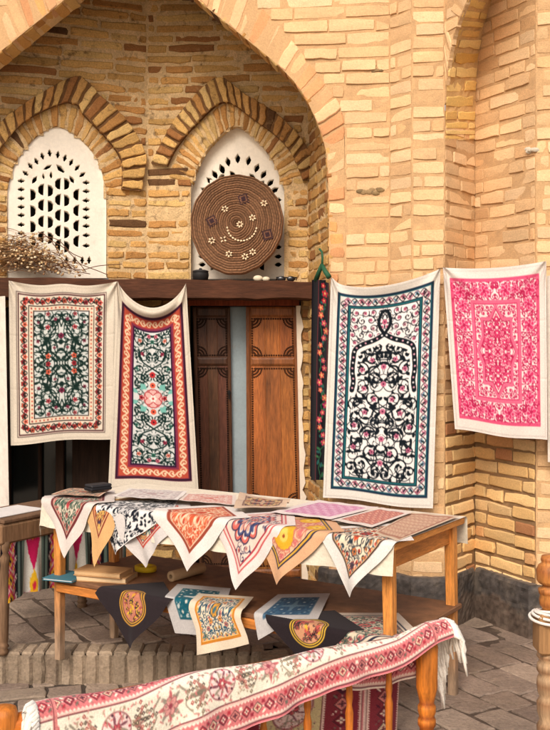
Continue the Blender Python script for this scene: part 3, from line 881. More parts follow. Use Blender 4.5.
    def band(s, x0, y0, x1, y1, bg, stem, motif, period=None, w=2.0):
        """four-sided border: a wavy stem with motifs inside each bend. Returns nothing"""
        pass
    def wave(s, p, q, amp, n, w, col, motif=None, phase=0.0, sub=14):
        L = math.dist(p, q); ux, uy = (q[0] - p[0]) / L, (q[1] - p[1]) / L; pts = []
        for i in range(int(n * sub) + 1):
            t = i / (n * sub); o = amp * math.sin(2 * math.pi * n * t + phase)
            pts.append((p[0] + ux * L * t - uy * o, p[1] + uy * L * t + ux * o))
        if w: s.line(pts, w, col)
        if motif:
            for k in range(int(n * 2)):
                t = (k + .5) / (2 * n); sg = 1 if math.sin(2 * math.pi * n * t + phase) > 0 else -1
                motif((p[0] + ux * L * t + uy * sg * amp * .35, p[1] + uy * L * t - ux * sg * amp * .35), math.atan2(uy, ux), k, sg)
    def lr(s, cx): s.sym = [lambda p: p, lambda p: (2 * cx - p[0], p[1])]
    def quad(s, cx, cy): s.sym = [lambda p: p, lambda p: (2 * cx - p[0], p[1]), lambda p: (p[0], 2 * cy - p[1]), lambda p: (2 * cx - p[0], 2 * cy - p[1])]
    def nosym(s): s.sym = [lambda p: p]; s.clip = None
    def sample(s, U, V, soft=1):
        a = s.a
        for _ in range(soft):
            a = (a + np.roll(a, 1, 0) + np.roll(a, -1, 0)) / 3; a = (a + np.roll(a, 1, 1) + np.roll(a, -1, 1)) / 3 if False else a
        x = np.clip(U, 0, 1) * (s.w - 1); y = np.clip(V, 0, 1) * (s.h - 1)
        x0 = np.minimum(x.astype(int), s.w - 2); y0 = np.minimum(y.astype(int), s.h - 2); fx = (x - x0)[..., None]; fy = (y - y0)[..., None]
        r = (a[y0, x0] * (1 - fx) + a[y0, x0 + 1] * fx) * (1 - fy) + (a[y0 + 1, x0] * (1 - fx) + a[y0 + 1, x0 + 1] * fx) * fy
        return lin(np.clip(r, 0, 255)) * s.k * (1 + NR.normal(0, .045, U.shape))[..., None]

CREAM = (214, 201, 182); OFFW = (232, 222, 210); GREEN = (24, 44, 36); BLK = (24, 22, 24); RED = (178, 44, 44); CORAL = (214, 92, 66); TEAL = (24, 92, 104)

def scatter_arabesque(c, x0, y0, x1, y1, g, w, col, rnd, flower_cols=None, leaves=2, lw=None, turns=1.15, fr=None, lcol=None):
    """staggered interlocking spirals over a rectangle (the current symmetry mirrors them)"""
    ny = max(1, int(round((y1 - y0) / g))); nx = max(1, int(round((x1 - x0) / g))); gy = (y1 - y0) / ny; gx = (x1 - x0) / nx; k = 0
    for j in range(ny):
        for i in range(nx):
            px = x0 + (i + .5 + (.18 if j % 2 else -.12)) * gx + rnd.uniform(-.08, .08) * gx; py = y0 + (j + .5) * gy + rnd.uniform(-.08, .08) * gy
            dr = 1 if (i + j) % 2 else -1
            fl = None
            if flower_cols and rnd.random() < .75:
                f = rnd.choice(flower_cols); fl = (fr or g * .22, f[0], f[1])
            c.spiral((px, py), g * .54, rnd.uniform(0, 6.28), turns, dr, w, col, leaves, lcol, lw, fl); k += 1
            a = rnd.uniform(0, 6.28)
            c.line([(px + math.cos(a) * g * .5, py + math.sin(a) * g * .5), (px + math.cos(a + .3) * g * .75, py + math.sin(a + .3) * g * .75), (px + math.cos(a + .8) * g * .9, py + math.sin(a + .8) * g * .9)], w, col, w * .4)

def suzani_green():
    c = Cv(330, 480, CREAM); rnd = random.Random(3); W_, H_ = 330, 480
    x0, y0, x1, y1 = 22, 26, 298, 458
    def fr(i, col): c.rect(x0 + i, y0 + i, x1 - i, y1 - i, col)
    fr(0, (70, 52, 50)); fr(2.5, CREAM); fr(5, (92, 40, 44)); fr(7, (58, 44, 46)); fr(9, (224, 206, 186))
    fr(37, BLK); fr(40, (226, 204, 178)); fr(52, (56, 44, 42)); fr(55, (204, 206, 200))
    def mot(p, a, k, sg):
        cols = [(178, 48, 44), (206, 84, 60), (150, 34, 44)]
        c.flower(p, 8.0, cols[k % 3], (40, 30, 30), 5, k, (44, 40, 36) if k % 2 else None)
        c.leaf((p[0] + math.cos(a) * 5, p[1] + math.sin(a) * 5 + sg * 4), 9, 2.6, a + sg * .8, (28, 44, 36))
        c.leaf((p[0] - math.cos(a) * 4, p[1] - math.sin(a) * 4 - sg * 4), 8, 2.4, a + 2.4 * sg, (40, 36, 34))
    m = 23
    for (p, q, n) in (((x0 + m, y0 + m), (x1 - m, y0 + m), 7), ((x0 + m, y1 - m), (x1 - m, y1 - m), 7), ((x0 + m, y0 + m), (x0 + m, y1 - m), 12), ((x1 - m, y0 + m), (x1 - m, y1 - m), 12)):
        c.wave(p, q, 9, n, 2.4, (30, 34, 32), mot)
    m = 46
    for (p, q) in (((x0 + m, y0 + m), (x1 - m, y0 + m)), ((x0 + m, y1 - m), (x1 - m, y1 - m)), ((x0 + m, y0 + m), (x0 + m, y1 - m)), ((x1 - m, y0 + m), (x1 - m, y1 - m))):
        L = math.dist(p, q); n = int(L / 12)
        for k in range(n + 1):
            t = k / n; pp = (p[0] + (q[0] - p[0]) * t, p[1] + (q[1] - p[1]) * t)
            c.ell(pp, 2.8, 2.8, 0, (196, 92, 72) if k % 2 else (150, 60, 60))
    fx0, fy0, fx1, fy1 = x0 + 55, y0 + 55, x1 - 55, y1 - 55; cx, cy = (fx0 + fx1) / 2, (fy0 + fy1) / 2
    c.setclip(fx0, fy0, fx1, fy1); c.quad(cx, cy); G_ = (22, 42, 36)
    hw, hh = (fx1 - fx0) / 2, (fy1 - fy0) / 2
    for (px, py, r, a0, tr, dr) in ((.48, .0, 40, 1.0, 1.0, 1), (.48, .30, 34, 4.2, 1.3, -1), (.55, .62, 36, 1.4, 1.3, 1), (.22, .82, 26, 4.0, 1.2, -1), (.86, .42, 26, 2.0, 1.1, -1), (.86, .86, 22, 3.6, 1.2, 1), (.18, .46, 26, 5.4, 1.1, 1), (.85, .1, 24, 1.0, 1.1, 1)):
        c.spiral((cx + px * hw, cy + py * hh), r, a0, tr, dr, 3.6, G_, 3, G_, 3.9)
    scatter_arabesque(c, cx, cy, fx1, fy1, 32, 2.0, G_, rnd, None, 2, 2.2, 1.1)
    for k in (0, 2, 4):
        c.line(smooth_curve([(cx + 4 + 8 * k, cy), (cx + 20 + 6 * k, cy + hh * .3), (cx + 8 + 12 * k, cy + hh * .62), (cx + 30 + 5 * k, cy + hh)], 24), 2.6, G_, 2)
    c.line(smooth_curve([(cx, cy + 8), (cx + 44, cy + 60), (cx + 12, cy + 120), (cx, cy + 150)], 30), 4.2, G_)
    for (px, py, r, col) in ((.48, .0, 8, (150, 36, 44)), (.48, .15, 9, CORAL), (.0, .52, 9, (112, 36, 62)), (.5, .70, 8, (172, 52, 62)), (.86, .44, 6, (122, 44, 62)), (.22, .84, 6, (140, 48, 74)), (.5, .95, 7, (166, 70, 74)), (.85, .8, 5, (122, 44, 66)), (.25, .3, 5, (150, 60, 76))):
        c.flower((cx + px * hw, cy + py * hh), r, col, (50, 30, 34), 5, .5)
    c.nosym(); return c

def suzani_coral():
    c = Cv(280, 640, CREAM); rnd = random.Random(5)
    x0, y0, x1, y1 = 20, 36, 262, 606
    def fr(i, col): c.rect(x0 + i, y0 + i, x1 - i, y1 - i, col)
    fr(0, (92, 36, 56)); fr(3, (46, 28, 44)); fr(8, (120, 44, 60)); fr(11, (184, 78, 58)); fr(40, (130, 48, 70)); fr(47, (52, 26, 52)); fr(53, (208, 208, 204))
    def mot(p, a, k, sg):
        c.spiral(p, 11, a + 1.57 * sg, .9, sg, 3.8, (232, 196, 158)); c.leaf(p, 12, 2.6, a + sg * .9, (236, 204, 170))
    m = 25.5
    for (p, q, n) in (((x0 + m, y0 + m), (x1 - m, y0 + m), 4), ((x0 + m, y1 - m), (x1 - m, y1 - m), 4), ((x0 + m, y0 + m), (x0 + m, y1 - m), 11), ((x1 - m, y0 + m), (x1 - m, y1 - m), 11)):
        c.wave(p, q, 9, n, 4.0, (236, 202, 166), mot)
    fx0, fy0, fx1, fy1 = x0 + 53, y0 + 53, x1 - 53, y1 - 53; cx, cy = (fx0 + fx1) / 2, (fy0 + fy1) / 2
    hw, hh = (fx1 - fx0) / 2, (fy1 - fy0) / 2; c.setclip(fx0, fy0, fx1, fy1); c.quad(cx, cy); G_ = (20, 42, 38)
    c.line(smooth_curve([(cx, cy + hh * .46), (cx + hw * .42, cy + hh * .36), (cx + hw * .5, cy + hh * .2), (cx + hw * .95, cy + hh * .1)], 40), 4.6, G_)
    c.line(smooth_curve([(cx, cy + hh * .46), (cx + hw * .6, cy + hh * .56), (cx + hw * .6, cy + hh * .7), (cx, cy + hh * .78)], 40), 4.4, G_)
    for (px, py, r, a0, tr, dr) in ((.55, .64, 26, 2.0, 1.2, 1), (.72, .42, 20, 5.0, 1.2, -1), (.7, .86, 24, 1.0, 1.2, -1), (.25, .92, 22, 4.0, 1.2, 1), (.8, .22, 16, 3.0, 1.1, 1), (.35, .3, 15, .5, 1.1, -1), (.86, .62, 14, .5, 1, 1), (.2, .62, 14, 2.5, 1, -1), (.86, .98, 14, 3, 1, 1)):
        c.spiral((cx + px * hw, cy + py * hh), r, a0, tr, dr, 3.6, G_, 3, G_, 3.9)
    scatter_arabesque(c, cx, cy, fx1, fy1, 28, 2.0, G_, rnd, None, 2, 2.4, 1.2)
    for (px, py, r, col) in ((.55, .66, 9, (150, 48, 70)), (.0, .36, 13, (186, 48, 50)), (.0, .2, 12, CORAL), (.6, .0, 11, (168, 42, 48)), (.7, .85, 9, (222, 120, 96)), (.2, .94, 9, (196, 92, 110)), (.84, .42, 8, (42, 110, 92)), (.0, .86, 8, (30, 100, 80))):
        c.flower((cx + px * hw, cy + py * hh), r * .85, col, (70, 26, 36), 5, .6)
    for (px, py, a) in ((.35, .14, .6), (.62, .12, 2.2), (.8, .07, .3)): c.leaf((cx + px * hw, cy + py * hh), 24, 7, a, (116, 178, 166))
    c.flower((cx, cy), 30, (230, 176, 168), (206, 110, 100), 8, .2, (176, 72, 76)); c.flower((cx, cy), 13, (244, 222, 210), (190, 60, 60), 6)
    c.nosym(); return c

def suzani_arch():
    c = Cv(330, 650, (224, 215, 203)); rnd = random.Random(11)
    x0, y0, x1, y1 = 22, 26, 312, 622
    def fr(i, col): c.rect(x0 + i, y0 + i, x1 - i, y1 - i, col)
    fr(0, (30, 48, 66)); fr(6, (30, 86, 96)); fr(9, (232, 224, 216)); fr(32, (24, 50, 62)); fr(36, (36, 100, 104)); fr(40, (20, 26, 34)); fr(42, (234, 228, 222))
    def mot(p, a, k, sg):
        c.flower(p, 8, [(186, 104, 132), (84, 140, 160), (160, 70, 92)][k % 3], (60, 30, 50), 4, k + a)
        c.leaf(p, 11, 2.4, a + sg, (36, 44, 48))
    m = 20.5
    for (p, q, n) in (((x0 + m, y0 + m), (x1 - m, y0 + m), 6), ((x0 + m, y1 - m), (x1 - m, y1 - m), 6), ((x0 + m, y0 + m), (x0 + m, y1 - m), 13), ((x1 - m, y0 + m), (x1 - m, y1 - m), 13)):
        c.wave(p, q, 9.5, n, 2.6, (44, 36, 44), mot); c.wave(p, q, 9.5, n, 2.0, (140, 84, 100), None, math.pi)
    fx0, fy0, fx1, fy1 = x0 + 42, y0 + 42, x1 - 42, y1 - 42; cx = (fx0 + fx1) / 2; c.setclip(fx0, fy0, fx1, fy1); c.lr(cx)
    fw, fh = fx1 - fx0, fy1 - fy0
    # spandrel of fine vines above the arch
    scatter_arabesque(c, cx, fy0, fx1, fy0 + fh * .22, 24, 2.4, (40, 40, 48), rnd, [((190, 96, 122), (90, 40, 60)), ((170, 120, 130), (90, 40, 60))], 2, 2.4, 1.1, 6)
    arch = smooth_curve([(cx, fy0 + .150 * fh), (cx + .14 * fw, fy0 + .182 * fh), (cx + .31 * fw, fy0 + .208 * fh), (cx + .42 * fw, fy0 + .242 * fh), (cx + .445 * fw, fy0 + .305 * fh), (cx + .455 * fw, fy0 + .37 * fh), (cx + .435 * fw, fy0 + .43 * fh), (cx + .455 * fw, fy0 + .485 * fh)], 60)
    ins = arch + [(cx + .40 * fw, fy0 + .47 * fh), (cx, fy0 + .47 * fh)]
    c.poly(ins, (236, 230, 224))
    B_ = (20, 26, 32)
    scatter_arabesque(c, cx, fy0 + fh * .24, fx1, fy1, 44, 2.2, B_, rnd, None, 1, 2.4, 1.2, 5)
    def sp(px, py, r, a0, tr, dr, w=4.0, lv=4): c.spiral((cx + px * fw, fy0 + py * fh), r, a0, tr, dr, w, B_, lv, B_, 4.6)
    for a in ((.09, .225, 15, 1.0, 1.1, 1), (.22, .245, 17, 4.0, 1.1, -1), (.34, .275, 17, 2.0, 1.1, 1), (.385, .335, 15, .4, 1.1, -1), (.04, .275, 15, 3.0, 1.1, 1), (.17, .30, 27, 2.2, 1.2, 1), (.31, .36, 24, 5.2, 1.25, -1), (.12, .41, 24, .6, 1.2, -1), (.28, .47, 30, 3.6, 1.3, 1), (.13, .53, 24, 5.6, 1.2, 1), (.40, .56, 22, 1.0, 1.2, -1), (.26, .61, 30, 4.4, 1.3, -1), (.09, .66, 22, 2.4, 1.2, -1), (.40, .69, 24, .4, 1.2, 1), (.22, .74, 30, 2.8, 1.35, 1), (.40, .82, 26, 4.8, 1.2, -1), (.13, .84, 28, 1.2, 1.3, -1), (.28, .92, 28, 3.8, 1.3, 1), (.08, .96, 20, .2, 1.2, 1), (.43, .94, 20, 2.0, 1.2, 1)): sp(*a)
    for (px, py, a, l) in ((.05, .24, 1.0, 46), (.09, .335, .5, 50), (.22, .42, 2.6, 50), (.30, .53, .4, 46), (.18, .58, 2.9, 52), (.05, .61, 1.1, 44), (.33, .66, 2.4, 46), (.12, .72, .2, 52), (.33, .78, .9, 44), (.06, .80, 1.2, 44), (.22, .88, 2.7, 48), (.36, .97, 2.8, 44), (.05, .90, .8, 44), (.40, .50, 1.9, 40), (.43, .62, 1.2, 36), (.43, .76, 1.6, 36)):
        p = (cx + px * fw, fy0 + py * fh)
        c.line(smooth_curve([p, (p[0] + math.cos(a) * l * .5, p[1] + math.sin(a) * l * .5 - 5), (p[0] + math.cos(a + .5) * l, p[1] + math.sin(a + .5) * l)], 16), 6.5, B_, 1.6)
        c.line(smooth_curve([p, (p[0] + math.cos(a) * l * .5, p[1] + math.sin(a) * l * .5 + 9), (p[0] + math.cos(a + 1.2) * l * .8, p[1] + math.sin(a + 1.2) * l * .8)], 14), 5, B_, 1.6)
    for (px, py) in ((.17, .30), (.31, .36), (.0, .34), (.0, .44), (.28, .47), (.13, .53), (.26, .61), (.0, .60), (.40, .69), (.22, .74), (.0, .76), (.40, .82), (.13, .84), (.0, .90)):
        c.flower((cx + px * fw, fy0 + py * fh), 8.5, (190, 104, 130), (84, 30, 54), 5, px * 9)
    c.line([(p_[0], p_[1] + 5) for p_ in arch], 27, (234, 228, 222)); c.line(arch, 14, B_); c.line(smooth_curve([(cx, fy0 + .148 * fh), (cx + .065 * fw, fy0 + .112 * fh), (cx + .085 * fw, fy0 + .07 * fh), (cx + .045 * fw, fy0 + .025 * fh), (cx, fy0 + .014 * fh)], 24), 9, B_)
    for i, p in enumerate(arch[2::4]): c.ell(p, 3.0, 3.0, 0, (206, 150, 164) if i % 2 else (220, 214, 214))
    c.flower((cx, fy0 + .08 * fh), 8, (190, 96, 122), (80, 30, 50), 5)
    c.nosym(); return c

def suzani_pink():
    c = Cv(330, 480, (226, 213, 202)); rnd = random.Random(17)
    x0, y0, x1, y1 = 20, 30, 306, 446
    P1, P2, P3 = (206, 58, 102), (222, 104, 134), (180, 36, 80); BG = (240, 216, 210)
    def fr(i, col): c.rect(x0 + i, y0 + i, x1 - i, y1 - i, col)
    fr(0, (216, 82, 118)); fr(10, BG)
    # floral band
    m = 38
    c.quad((x0 + x1) / 2, (y0 + y1) / 2); cx, cy = (x0 + x1) / 2, (y0 + y1) / 2
    for k in range(9):
        for (px, py) in ((cx + (k + .3) * 16, y1 - 24 - (k % 2) * 22), (x1 - 24 - (k % 2) * 24, cy + k * 22 + 6)):
            c.spiral((px, py), 13, rnd.uniform(0, 6), 1.1, 1 if k % 2 else -1, 2.6, P3, 2, P2, 3)
    scatter_arabesque(c, cx, y1 - 62, x1 - 10, y1 - 10, 19, 2.0, P3, rnd, [(P2, P3)], 3, 2.6, 1.2, 5)
    scatter_arabesque(c, x1 - 62, cy, x1 - 10, y1 - 40, 19, 2.0, P3, rnd, [(P2, P3)], 3, 2.6, 1.2, 5)
    for (px, py, r) in ((0, y1 - 36, 0), (.24, y1 - 36, 17), (.46, y1 - 34, 12), (.78, y1 - 40, 17)):
        if r: c.flower((cx + px * (x1 - cx), py), r, P1, P3, 6, px, (240, 170, 186))
    for (py, r) in ((.05, 15), (.34, 17), (.62, 15)): c.flower((x1 - 36, cy + py * (y1 - cy)), r, P1, P3, 6, py, (240, 170, 186))
    c.nosym()
    fr(62, P2); fr(72, P1); fr(75, BG)
    ix0, iy0, ix1, iy1 = x0 + 75, y0 + 75, x1 - 75, y1 - 75
    c.setclip(ix0, iy0, ix1, iy1); c.quad(cx, cy); hw, hh = (ix1 - ix0) / 2, (iy1 - iy0) / 2
    scatter_arabesque(c, cx, cy, ix1, iy1, 16, 1.9, P3, rnd, [(P1, P3)], 2, 2.4, 1.2, 4)
    star = [(cx, cy + hh * .97), (cx + hw * .30, cy + hh * .70), (cx + hw * .70, cy + hh * .70), (cx + hw * .70, cy + hh * .30), (cx + hw * .97, cy)]

    c.poly(star + [(cx, cy)], BG); pass
    scatter_arabesque(c, cx, cy, cx + hw * .66, cy + hh * .66, 17, 1.9, P3, rnd, [(P1, P3)], 3, 2.4, 1.2, 4)
    for k in range(5):
        r = .13 * (k + 1)
        pts = smooth_curve([(cx, cy + hh * r * 1.25), (cx + hw * r * .5, cy + hh * r * .75), (cx + hw * r, cy + hh * r * .35), (cx + hw * r * 1.2, cy)], 16); c.line(pts, 2.6, P1)
        for j in range(k + 1):
            t = (j + .5) / (k + 1); p = (cx + hw * r * 1.1 * t, cy + hh * r * 1.1 * (1 - t)); c.leaf(p, 11, 4, .8 + rnd.uniform(-.7, .7), P2 if j % 2 else P3)
    c.line(star, 9, P2); c.line([(p[0] - (p[0] - cx) * .10, p[1] - (p[1] - cy) * .07) for p in star], 2.5, P3)
    c.flower((cx, cy), 13, P1, P3, 8, 0, BG)
    for (px, py) in ((0, .4), (.35, .2), (.0, .7), (.5, .5)): c.flower((cx + px * hw, cy + py * hh), 9, P1, (250, 220, 220), 5, px)
    c.nosym(); return c

def small_cloth(margin, frames, field, stem, cols, mot='vine', seed=0, n=250, inset=.2, w=3.0):
    inset = inset * .72; frames = [(a * 1.5, b) for a, b in frames]
    """square cloth: plain margin, frame lines, embroidered field"""
    c = Cv(n, n, margin); rnd = random.Random(seed); i = inset * n
    for wd, col in frames: c.rect(i, i, n - i, n - i, col); i += wd
    c.rect(i, i, n - i, n - i, field); c.setclip(i, i, n - i, n - i); h = n / 2; q = h - i
    c.sym = [lambda p: p, lambda p: (n - p[0], p[1]), lambda p: (p[0], n - p[1]), lambda p: (n - p[0], n - p[1])]
    def dia(p): return (p[1], p[0])
    c.sym = c.sym + [(lambda p, f=f: f(dia(p))) for f in list(c.sym)]
    Q4 = [lambda p: p, lambda p: (n - p[0], p[1]), lambda p: (p[0], n - p[1]), lambda p: (n - p[0], n - p[1])]
    if mot == 'vine':
        c.sym = Q4
        scatter_arabesque(c, h, h, n - i, n - i, q / 3.6, w * .75, stem, rnd, [(cc, stem) for cc in cols], 2, w * .8, 1.15, q * .062)
        for k, col in enumerate(cols): c.flower((h + q * (.30 + .26 * k), h + q * (.30 + .26 * k)), q * .11, col, stem, 6, k, cols[(k + 1) % len(cols)])
        c.flower((h, h), q * .2, cols[0], cols[-1], 8, .2, stem)
        for k in range(14):
            t = k / 13; c.leaf((h + q * t, n - i - 6), 7, 2, 1.2, cols[k % len(cols)]); c.leaf((n - i - 6, h + q * t), 7, 2, .4, cols[k % len(cols)])
    elif mot == 'yellow':
        c.sym = [lambda p: p, lambda p: (p[1], p[0])]
        scatter_arabesque(c, i, i, n - i, n - i, 26, 2.6, stem, rnd, [(cols[2], stem)], 2, 3, 1.1, 7)
        for (a, b, r) in ((90, 90, 34), (74, 182, 33), (180, 180, 34)):
            c.flower((a, b), r + 3, stem, stem, 8, .2); c.flower((a, b), r, cols[0], cols[1], 8, .2); c.flower((a, b), r * .45, (226, 190, 90), cols[1], 8, .6)
    elif mot == 'rosette':
        c.sym = Q4
        scatter_arabesque(c, h + q * .35, h + q * .35, n - i, n - i, q / 3.4, 2.2, stem, rnd, [(cols[0], stem), (cols[2], stem)], 2, 2.6, 1.1, 6)
        c.sym = [lambda p: p]
        for k, r in enumerate((.86, .66, .46, .28)):
            col = cols[k % len(cols)]
            for j in range(8 if k else 10):
                a = j * 2 * math.pi / (8 if k else 10) + (.39 if k % 2 else 0); p = (h + math.cos(a) * q * r * .62, h + math.sin(a) * q * r * .62)
                c.ell(p, q * r * .36, q * r * .27, a, stem); c.ell(p, q * r * .31, q * r * .22, a, col); c.ell(p, q * r * .2, q * r * .12, a, (230, 206, 190)); c.ell(p, q * r * .11, q * r * .07, a, cols[(k + 1) % len(cols)])
        c.flower((h, h), q * .16, cols[0], stem, 6)
    elif mot == 'bold':
        for (a, b, r) in ((.40, .40, 22), (.78, .78, 14), (.86, .16, 17)): c.flower((h + q * a, h + q * b), r, cols[0], cols[1], 8, .3, stem)
        for k in range(4): c.line(smooth_curve([(h + q * .1, h + q * (.2 + .2 * k)), (h + q * .5, h + q * (.1 + .24 * k)), (h + q, h + q * (.3 + .2 * k))], 12), w, stem)
        [c.spiral((h + rnd.uniform(.1, .95) * q, h + rnd.uniform(.1, .95) * q), 9, rnd.uniform(0, 6), 1.1, 1, w * .8, cols[2 % len(cols)], 2) for _ in range(9)]
    elif mot == 'leafy':
        c.sym = [lambda p: p]
        for k in range(420):
            px, py = rnd.uniform(0, n), rnd.uniform(0, n); a = rnd.uniform(0, 6.28)
            c.leaf((px, py), 11, 3.6, a, stem)
            if k % 3 == 0: c.line([(px, py), (px + 9 * math.cos(a + 1), py + 9 * math.sin(a + 1)), (px + 15 * math.cos(a + 1.7), py + 15 * math.sin(a + 1.7))], 2.6, stem)
            if k % 7 == 0: c.flower((px, py), 9, field, stem, 5, a, stem)
    elif mot == 'lattice':
        c.sym = [lambda p: p]
        st = 13
        for yy in range(0, n, st):
            for xx in range(0, n, st):
                o = st / 2 if (yy // st) % 2 else 0
                c.flower((xx + o, yy), 7.2, field if not cols else cols[(xx // st + yy // st) % len(cols)], stem, 5, xx * .3)
                c.line([(xx + o - 6, yy + 6), (xx + o, yy + 3), (xx + o + 6, yy + 7)], 2.2, stem)
    elif mot == 'medallion':
        c.sym = [lambda p: p]
        h = n * .40; q = n * .26; c.clip = None
        for r, col in ((1.0, cols[0]), (.93, margin), (.87, cols[0]), (.80, margin), (.76, cols[1])): c.ell((h, h), q * r, q * r, 0, col)
        for k in range(34):
            a = rnd.uniform(0, 6.28); r = math.sqrt(rnd.uniform(0, .42)) * q
            c.spiral((h + math.cos(a) * r, h + math.sin(a) * r), 8, a, 1.1, 1, w * .9, rnd.choice([stem, margin, margin]), 2, cols[2])
        for k in range(12):
            a = rnd.uniform(0, 6.28); r = rnd.uniform(0, .66) * q; c.leaf((h + math.cos(a) * r, h + math.sin(a) * r), 13, 4, a * 3, cols[k % 3])
    c.nosym(); return c

def cloth_obj(name, pts, canvas, U, V, label, cat, group=None, mat=None, parent=None, thick=0.0):
    """single sheet of cloth from a point grid, coloured from the drawing"""
    mb = MB(); mb.grid(pts, canvas.sample(U, V))
    o = mb.build(name, mat or M_CLOTH, parent, smooth=True)
    if label: tag(o, label, cat, group)
    return o

# ---- the four large embroideries on the wall
def hanging(label, canvas, TL, TR, BRp, BLp, d, nx, ny, sag, fold, seed, group='large embroidered cloths hung on the wall'):
    """corner points are photo pixels, d = distances (TL, TR, BR, BL); sag(u) in pixels for the top edge"""
    u = np.linspace(0, 1, nx)[None, :]; v = np.linspace(0, 1, ny)[:, None]
    rnd = np.random.default_rng(seed)
    def lerp2(a, b, t): return a + (b - a) * t
    for e in (7, 9):
        hc = canvas.a[3, 3] * .86
        canvas.line([(e, e), (canvas.w - e, e), (canvas.w - e, canvas.h - e), (e, canvas.h - e), (e, e)], 1.1, hc)
    tx, ty = lerp2(TL[0], TR[0], u), lerp2(TL[1], TR[1], u) + sag(u)
    bx, by = lerp2(BLp[0], BRp[0], u), lerp2(BLp[1], BRp[1], u) + 1.2 * np.sin(u * 7 + seed)
    X = lerp2(tx, bx, v) + .5 * np.sin(v * 9 + seed) * (1 - np.abs(2 * u - 1)); Y = lerp2(ty, by, v)
    D = lerp2(lerp2(d[0], d[1], u), lerp2(d[3], d[2], u), v)
    wv = fold(u, v)
    for k in range(5):
        f = rnd.uniform(2, 6); wv = wv + rnd.uniform(.0014, .0036) * np.sin(f * u * 2 + rnd.uniform(1, 5) * v + rnd.uniform(0, 6)) 
    # soft creases running down from the pinned corners
    for (cx, cy) in ((0, 0), (1, 0)):
        ang = np.arctan2(v + .02, np.abs(u - cx) + .02); r = np.hypot(u - cx, v * 1.6)
        wv = wv + .010 * np.exp(-r * 2.0) * np.sin(ang * 9 + seed)
    # crease lines left from folding
    for t in (.5,): wv = wv - .0016 * np.exp(-((u - t) / .012) ** 2)
    for t in (.33, .66): wv = wv - .0016 * np.exp(-((v - t) / .007) ** 2)
    D = D - wv
    pts = np.stack([(X - 275) / F * D, D, EYE - (Y - HOR) / F * D], -1)
    return cloth_obj('wall_hanging', pts, canvas, np.broadcast_to(u, X.shape), np.broadcast_to(v, X.shape), label, 'wall hanging', group)

LH = 'large embroidered cloths hung on the wall'
s1 = hanging('cream hanging with dark green vines and red flower border, leftmost under the beam', suzani_green(), (8.5, 280.5), (117, 281.5), (115, 438), (10.5, 444.5), (5.69, 5.72, 5.70, 5.68), 170, 260,
        lambda u: 6 * 4 * u * (1 - u) - 3.2 * np.sin(u * np.pi) ** 8, lambda u, v: .012 * np.sin(u * 5) * v, 1)
s2 = hanging('narrow hanging with coral scroll border and sagging top, beside the wooden doors', suzani_coral(), (117.5, 281), (186, 282.5), (198.5, 491), (108, 488.5), (5.72, 5.76, 5.72, 5.70), 150, 340,
        lambda u: 22 * (4 * u * (1 - u)) ** 0.8 + 4 * np.sin(u * np.pi), lambda u, v: .05 * np.exp(-((v - .03) / .035) ** 2) * 4 * u * (1 - u) - .02 * np.exp(-((v - .11) / .04) ** 2) * 4 * u * (1 - u), 2)
s3 = hanging('tall hanging with black vines under a pointed arch, teal frame, on the brick pier', suzani_arch(), (331, 281), (440.5, 268.5), (433, 509), (323, 497.5), (5.22, 5.06, 5.03, 5.20), 190, 360,
        lambda u: 13 * (4 * u * (1 - u)) ** .9 * (1 - .35 * u) - 4 * np.exp(-(u / .05) ** 2), lambda u, v: .03 * np.exp(-(v / .05) ** 2) * 4 * u * (1 - u), 3)
s4 = hanging('bright pink and cream wall hanging with a star medallion, rightmost on the wall', suzani_pink(), (443, 267.5), (546.5, 261), (547.5, 441), (455, 430), (5.02, 4.82, 4.80, 5.0), 180, 270,
        lambda u: 3.5 * 4 * u * (1 - u), lambda u, v: .012 * np.sin(u * 6 + v * 2), 4)
# plain cloth edges at both sides of the frame
pl_ = Cv(8, 8, (226, 214, 200))
def strip(name, label, pts, nx, ny, seed):
    (a, b, c_, d_), D = pts
    u = np.linspace(0, 1, nx)[None, :]; v = np.linspace(0, 1, ny)[:, None]
    X = (a[0] * (1 - u) + b[0] * u) * (1 - v) + (d_[0] * (1 - u) + c_[0] * u) * v; Y = (a[1] * (1 - u) + b[1] * u) * (1 - v) + (d_[1] * (1 - u) + c_[1] * u) * v
    Dd = D + .012 * np.sin(u * 9 + v * 3 + seed) * (.4 + v)
    P_ = np.stack([(X - 275) / F * Dd, Dd, EYE - (Y - HOR) / F * Dd], -1)
    return cloth_obj(name, P_, pl_, np.broadcast_to(u, X.shape), np.broadcast_to(v, X.shape), label, 'cloth')
strip('plain_cloth', 'plain white cloth hanging at the far left beside the dark shop window', (((-48, 300), (5, 296), (9, 512), (-46, 520)), 5.66), 30, 60, 0)
strip('plain_cloth', 'plain white cloth hanging at the right edge beside the pink hanging', (((547, 276), (600, 268), (600, 468), (548, 462)), 4.86), 30, 60, 2)

